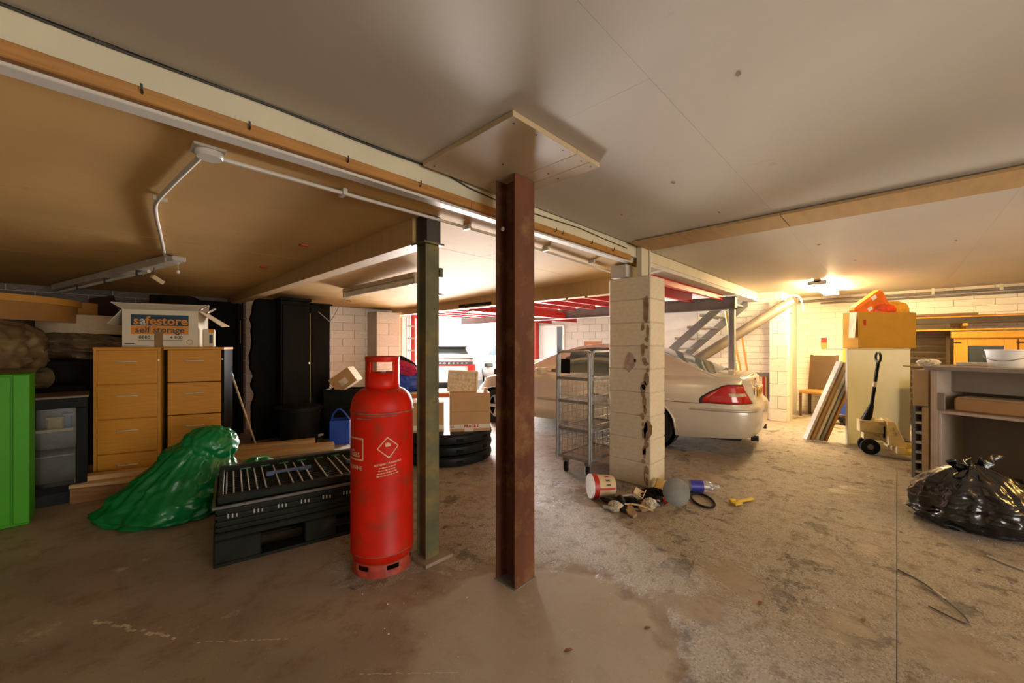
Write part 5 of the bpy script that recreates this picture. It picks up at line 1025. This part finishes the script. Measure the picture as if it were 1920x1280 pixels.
for q_, (u_, h_, l_) in enumerate(((.60, .07, 'low white carton on the counter just right of the tub'), (.81, .08, 'low white carton on the counter at the far right edge'))):
    o = MB().box(0, .20, 0, .14, 0, h_, .006).box(.09, .11, -.001, .141, -.0005, h_ + .001).build('white_carton', m_cardwhite); o.location = CT(u_, .28, 1.1605); o.rotation_euler = (0, 0, ct_a); tag(o, l_, 'carton')
o = MB().tube(catmull([(0, 0, .01), (.05, .03, .05), (.1, 0, .09), (.16, .03, .04), (.25, 0, .05)], 5), .018, 8).build('black_clamp', m_black, None, smooth=40); o.location = CT(.62, .35, 1.24); o.rotation_euler = (0, 0, ct_a); tag(o, 'black clamp lying on the white carton on the counter', 'clamp')
# timber frames and strips stacked at the counter's left end
o = MB().box(0, .12, 0, .42, 0, .37, .004).build('narrow_box', m_cardlight); o.location = CT(-.17, .10, .74); o.rotation_euler = (0, 0, ct_a); tag(o, 'narrow pale wooden box at the left end of the counter', 'box')
rg = thing('metal_rack', 'grey slotted metal rack side below the narrow pale box', 'rack', CT(-.16, .05, 0), ct_a)
box('upright', m_greysteel, rg, 0, .03, 0, .40, .0, .735, .002); box('upright', m_cardlight, rg, .08, .13, 0, .40, 0, .735, .002)
for k in range(7): box('slot_rung', m_rib, rg, .03, .08, .0, .40, .06 + k * .1, .085 + k * .1, .002)
plank(CT(-.24, .12)[:2], CT(.0, .12)[:2], 1.141, .09, .012, 'thin pale strip sticking out left of the counter')
o = crumple(None, 'crumpled_paper', mat('white_paper', (.72, .64, .48), rough=.7), .075, .07, .03, 5.1, CT(-.09, .22, 1.185), .2, 2.4); tag(o, 'crumpled white paper at the left end of the counter', 'paper')
o = MB().box(0, .30, 0, .40, 0, .90, .01).build('dark_bin', mat('olive_bin', (.05, .06, .015), rough=.5)); o.location = (7.45, -.55, 0); o.rotation_euler = (0, 0, -.6); tag(o, 'dark olive bin between the sage cabinet and the counter', 'bin')
# red sack truck
hkt = thing('sack_truck', 'red tubular sack truck behind the black refuse sack', 'sack truck', (5.15, -.95, 0), ct_a + .25)
m_redgl = mat('red_gloss', (.38, .006, .012), rough=.28, var=.1)
MB().tube(catmull([(-.16, 0, .10), (-.16, 0, .5), (-.16, 0, .90), (-.13, -.01, .98), (-.06, -.02, 1.04), (.02, -.02, 1.05)], 5) + catmull([(.06, -.02, 1.05), (.12, -.02, 1.03), (.18, -.01, .97), (.20, 0, .90), (.20, 0, .5), (.20, 0, .10)], 5), .021, 12).build('tube_frame', m_redgl, hkt, smooth=40)
for z in (.30, .72): MB().cyl((-.16, 0, z), (.20, 0, z), .012, 8).build('cross_tube', m_redgl, hkt)
box('toe_plate', m_redgl, hkt, -.18, .22, -.22, 0, .02, .03, .002)
for xw in (-.24, .28): MB().at((xw, .08, .13), (0, PI / 2, 0)).lathe([(.05, -.03), (.11, -.035), (.13, -.02), (.13, .02), (.11, .035), (.05, .03)], 28).build('wheel', m_tyre, hkt, smooth=40)
MB().cyl((-.24, .08, .13), (.28, .08, .13), .012, 8).build('axle', m_greysteel, hkt)
# orange wooden cabinet, shutter and planks behind the counter
m_pine = mat('orange_pine', (.62, .30, .03), rough=.45, var=.12, scale=4, stretch=(12, 12, 1)); m_shut = mat('dark_shutter', (.050, .036, .018), rough=.5, var=.2)
pc = thing('pine_cabinet', 'orange pine glazed cabinet standing behind the grey counter', 'cabinet', (9.42, -.66, 0), math.radians(-92))
box('carcass', m_pine, pc, 0, 1.25, .03, .42, 0, 1.48, .003); box('cornice', m_pine, pc, -.03, 1.28, -.02, .45, 1.48, 1.58, .006); box('cornice_board', m_pine, pc, -.65, 1.3, .0, .22, 1.60, 1.625, .003); 
for d0 in (.02, .64):
    dd = MB().box(d0, d0 + .12, .0, .03, .70, 1.46).box(d0 + .48, d0 + .60, .0, .03, .70, 1.46).box(d0 + .12, d0 + .48, .0, .03, 1.36, 1.46).box(d0 + .12, d0 + .48, .0, .03, .70, .80).build('door', m_pine, pc, bev=.004); box('glass_pane', m_glass, dd, d0 + .12, d0 + .48, .012, .018, .80, 1.36, 0)
    box('hinge', m_blacksteel, dd, d0 - .03, d0 + .05, -.006, .0, 1.40, 1.42, .001)
    dd = MB().box(d0, d0 + .60, .0, .03, .05, .68).build('lower_door', m_pine, pc, bev=.004)
sh = thing('slatted_shutter', 'dark slatted shutter panel standing behind the counter', 'shutter', (9.70, .22, 0), math.radians(-92))
box('frame', m_shut, sh, 0, .05, 0, .04, 0, 1.72, .003); box('frame', m_shut, sh, .80, .85, 0, .04, 0, 1.72, .003); box('frame', m_shut, sh, .05, .80, 0, .04, 1.50, 1.72, .003); box('backing', m_shut, sh, .05, .80, .03, .04, 0, 1.50, 0)
for k in range(14): MB().at((0, .02, .10 + k * .10), (.5, 0, 0)).box(.05, .80, -.008, .008, -.045, .045).build('slat', m_shut, sh)
# long boards racked high on the right wall
rk = thing('wall_rack', 'timber rack on the right wall carrying long boards', 'rack')
for yv in (-2.2, -.8, .25): box('bracket_arm', m_pine, rk, 9.72, 10.1, yv - .03, yv + .03, 1.68, 1.725, .002); 
for yv in (-2.2, -.8, .25): box('upright', m_pine, rk, 10.05, 10.1, yv - .03, yv + .03, .0, 1.68, .002)
for k, (x, z, t_, y0, y1, m_, lab) in enumerate(((9.78, 1.726, .10, -3.0, .30, m_shut, 'dark deep board along the front of the wall rack'), (9.86, 1.726, .12, -3.2, .36, m_pine, 'orange board second on the wall rack'), (9.94, 1.726, .14, -3.1, .30, m_yeld, 'brown board third on the wall rack'), (9.90, 1.868, .03, -.95, .36, mat('dark_brown_board', (.16, .08, .035), rough=.5), 'thin brown board lying on top of the wall rack'))):
    o = MB().box(-.03, .03, y0, y1, 0, t_, .003).build('long_board', m_); o.location = (x, 0, z); tag(o, lab, 'board', 'boards on the wall rack')
# upright pine post, wall sign, ladder and poles by the stairs
o = MB().box(-.09, .09, -.03, .03, 0, 1.83, .004).build('pine_post', m_pine); o.location = (9.35, .62, 0); o.rotation_euler = (0, 0, -.7); tag(o, 'wide orange pine plank upright behind the leaning boards', 'plank')
sg2 = thing('wall_notice', 'small red and green safety notice on the right wall', 'sign', (10.095, 1.05, 0)); box('red_panel', m_red, sg2, -.004, .004, -.045, .045, 1.42, 1.52, .001); box('green_panel', mat('notice_green', (.22, .26, .05)), sg2, -.004, .004, -.045, .045, 1.29, 1.42, .001); box('switch_plate', m_greysteel, sg2, -.004, .004, -.03, .03, 1.0, 1.05, .001)
yl = thing('yellow_ladder', 'yellow folding ladder rails leaning by the grey post', 'ladder'); 
for k in range(2): MB().bar((7.33 + .11 * k, 1.78 - .06 * k, .02), (7.18 + .08 * k, 2.03 - .02 * k, 1.93), .05, .03).build('rail', mat('ladder_yellow', (.62, .38, .02), rough=.5), yl)
for k in range(6):
    t_ = .12 + k * .15; a = Vector((7.33, 1.78, .02)).lerp(Vector((7.18, 2.03, 1.93)), t_); b_ = Vector((7.44, 1.72, .02)).lerp(Vector((7.26, 2.01, 1.93)), t_); MB().bar(a, b_, .03, .02).build('rung', m_galv, yl)
o = MB().bar((0, 0, 0), (-.12, .20, 1.62), .035, .03).build('orange_pole', mat('orange_paint', (.65, .20, .02), rough=.5)); o.location = (8.05, 1.80, .012); tag(o, 'orange pole leaning on the block wall right of the yellow ladder', 'pole')
ns_ = thing('notice_stack', 'narrow rack of leaflets on the wall behind the car boot', 'leaflet rack', (8.575, 1.80, -.22), math.radians(-90)); box('back_board', m_greysteel, ns_, -.13, .13, .0, .03, .55, 1.08, .002)
for k in range(5): box('leaflet', (m_shut, m_batten, m_dirtpaper, m_tail, m_card)[k], ns_, -.11 + k * .04, -.08 + k * .04, -.02, .0, .60, 1.0, .001)
# blue tool caddy on wheels glimpsed behind the boards
tc_ = thing('tool_caddy', 'small blue and black wheeled caddy between the boards and the sage cabinet', 'caddy', (8.96, .66, 0), -.4); box('bin', m_blue, tc_, -.12, .12, -.1, .1, .18, .42, .01); box('chassis', m_black, tc_, -.16, .16, -.12, .12, .09, .13, .004); MB().tube(catmull([(-.14, 0, .35), (-.12, 0, .5), (.0, 0, .55), (.12, 0, .5)], 4), .02, 8).build('hose', m_galv, tc_)
for a in (-.13, .13):
    for b_ in (-.1, .1): MB().at((a, b_, .045), (PI / 2, 0, 0)).lathe([(0, -.015), (.045, -.015), (.045, .015), (0, .015)], 14).build('castor', m_black, tc_)
# loose wire and cables on the floor
wv = MB().tube(catmull([(3.36, -.005, .006), (3.28, -.10, .006), (3.16, -.17, .008), (3.02, -.24, .006), (2.94, -.25, .006), (2.95, -.20, .006), (3.0, -.12, .006)], 6), .0035, 6).build('loose_wire', mat('dark_wire', (.10, .085, .06), rough=.5)); tag(wv, 'loose bent wire lying alone on the right floor', 'wire')
MB().tube([(3.20, -.147, .010), (3.14, -.182, .010)], .007, 8).build('white_sleeve', m_wire, wv)
wv = MB().tube(catmull([(3.98, -.42, .008), (3.90, -.50, .008), (3.86, -.60, .008), (3.88, -.75, .008), (3.95, -.95, .008)], 6), .006, 6).build('white_flex', m_wire); tag(wv, 'white flex on the floor in front of the black sack', 'cable')
wv = MB().tube(catmull([(4.30, -.80, .02), (4.28, -.78, .15), (4.30, -.82, .30), (4.36, -.92, .36), (4.45, -1.05, .33)], 6), .009, 8).build('pale_hose', m_cedge); tag(wv, 'thin pale hose arching beside the black sack', 'hose')
# small dead leaves and debris on the near floor
rb = random.Random(11); m_leaf = mat('dead_leaf', (.22, .09, .03), rough=.8, var=.3)
for x, y, lab in ((1.45, 1.05, 'in the shadow of the brown column'), (2.42, .52, 'on the right near floor'), (2.08, 1.90, 'between the two steel columns'), (1.83, .86, 'right of the column shadow'), (2.62, .12, 'beside the floor joint'), (1.72, 2.9, 'behind the red gas cylinder')):
    o = MB().add([(-.022, 0, .003), (-.008, .010, .009), (.012, .008, .006), (.024, -.002, .004), (.008, -.010, .008), (-.010, -.009, .005)], [(0, 1, 4, 5), (1, 2, 3, 4)]).build('dead_leaf', m_leaf, None, solid=.002); o.location = (x, y, .001); o.rotation_euler = (0, 0, rb.uniform(0, 6)); tag(o, 'dead brown leaf on the floor ' + lab, 'leaf', 'dead leaves')

# loose grit on the worn concrete: nobody could count it
rg_ = random.Random(21); mb = MB()
for k in range(1500):
    x = rg_.uniform(.9, 5.2); y = rg_.uniform(-1.2, 2.6)
    if noise.noise(Vector((x * 1.3, y * 1.3, 2))) < -.05: continue
    if abs(x - 1.69) < .14 and abs(y - 1.6) < .14 or (3.6 < x < 4.02 and 1.65 < y < 2.17): continue
    s_ = rg_.choice((.0015, .002, .0025, .003, .005)) * rg_.uniform(.7, 1.3); a = rg_.uniform(0, 6)
    p = [(x + s_ * 1.3 * math.cos(a + q), y + s_ * math.sin(a + q), .0005) for q in (0, 2.1, 4.2)]; mb.add(p + [(x, y, s_ * 1.1)], [(0, 1, 3), (1, 2, 3), (2, 0, 3)])
o = mb.build('floor_grit', m_dirtpaper); tag(o, 'loose pale grit scattered over the worn concrete floor', 'grit', kind='stuff')

for lab, p_, s_ in (('dark rag crumpled in the middle of the pillar rubbish', (3.30, 1.58, .035), 4.2), ('dark rag crumpled at the left of the pillar rubbish', (3.10, 1.64, .03), 7.9), ('dark rag crumpled right against the pillar corner', (3.46, 1.58, .03), 2.4)):
    o = crumple(None, 'rag', m_darkcov, .085, .06, .028, s_, p_, .25, 2.4, .3); o.rotation_euler = (0, 0, s_); tag(o, lab, 'rag')
for lab, x, y, s_ in (('white crushed carton scrap at the front left of the rubbish', 2.98, 1.68, 1.1), ('pale crushed scrap under the clear wrapper', 3.22, 1.50, 3.3)):
    o = crumple(None, 'crushed_scrap', m_dirtpaper, .05, .04, .03, s_, (x, y, .03), .25, 2.4, .3); tag(o, lab, 'scrap')
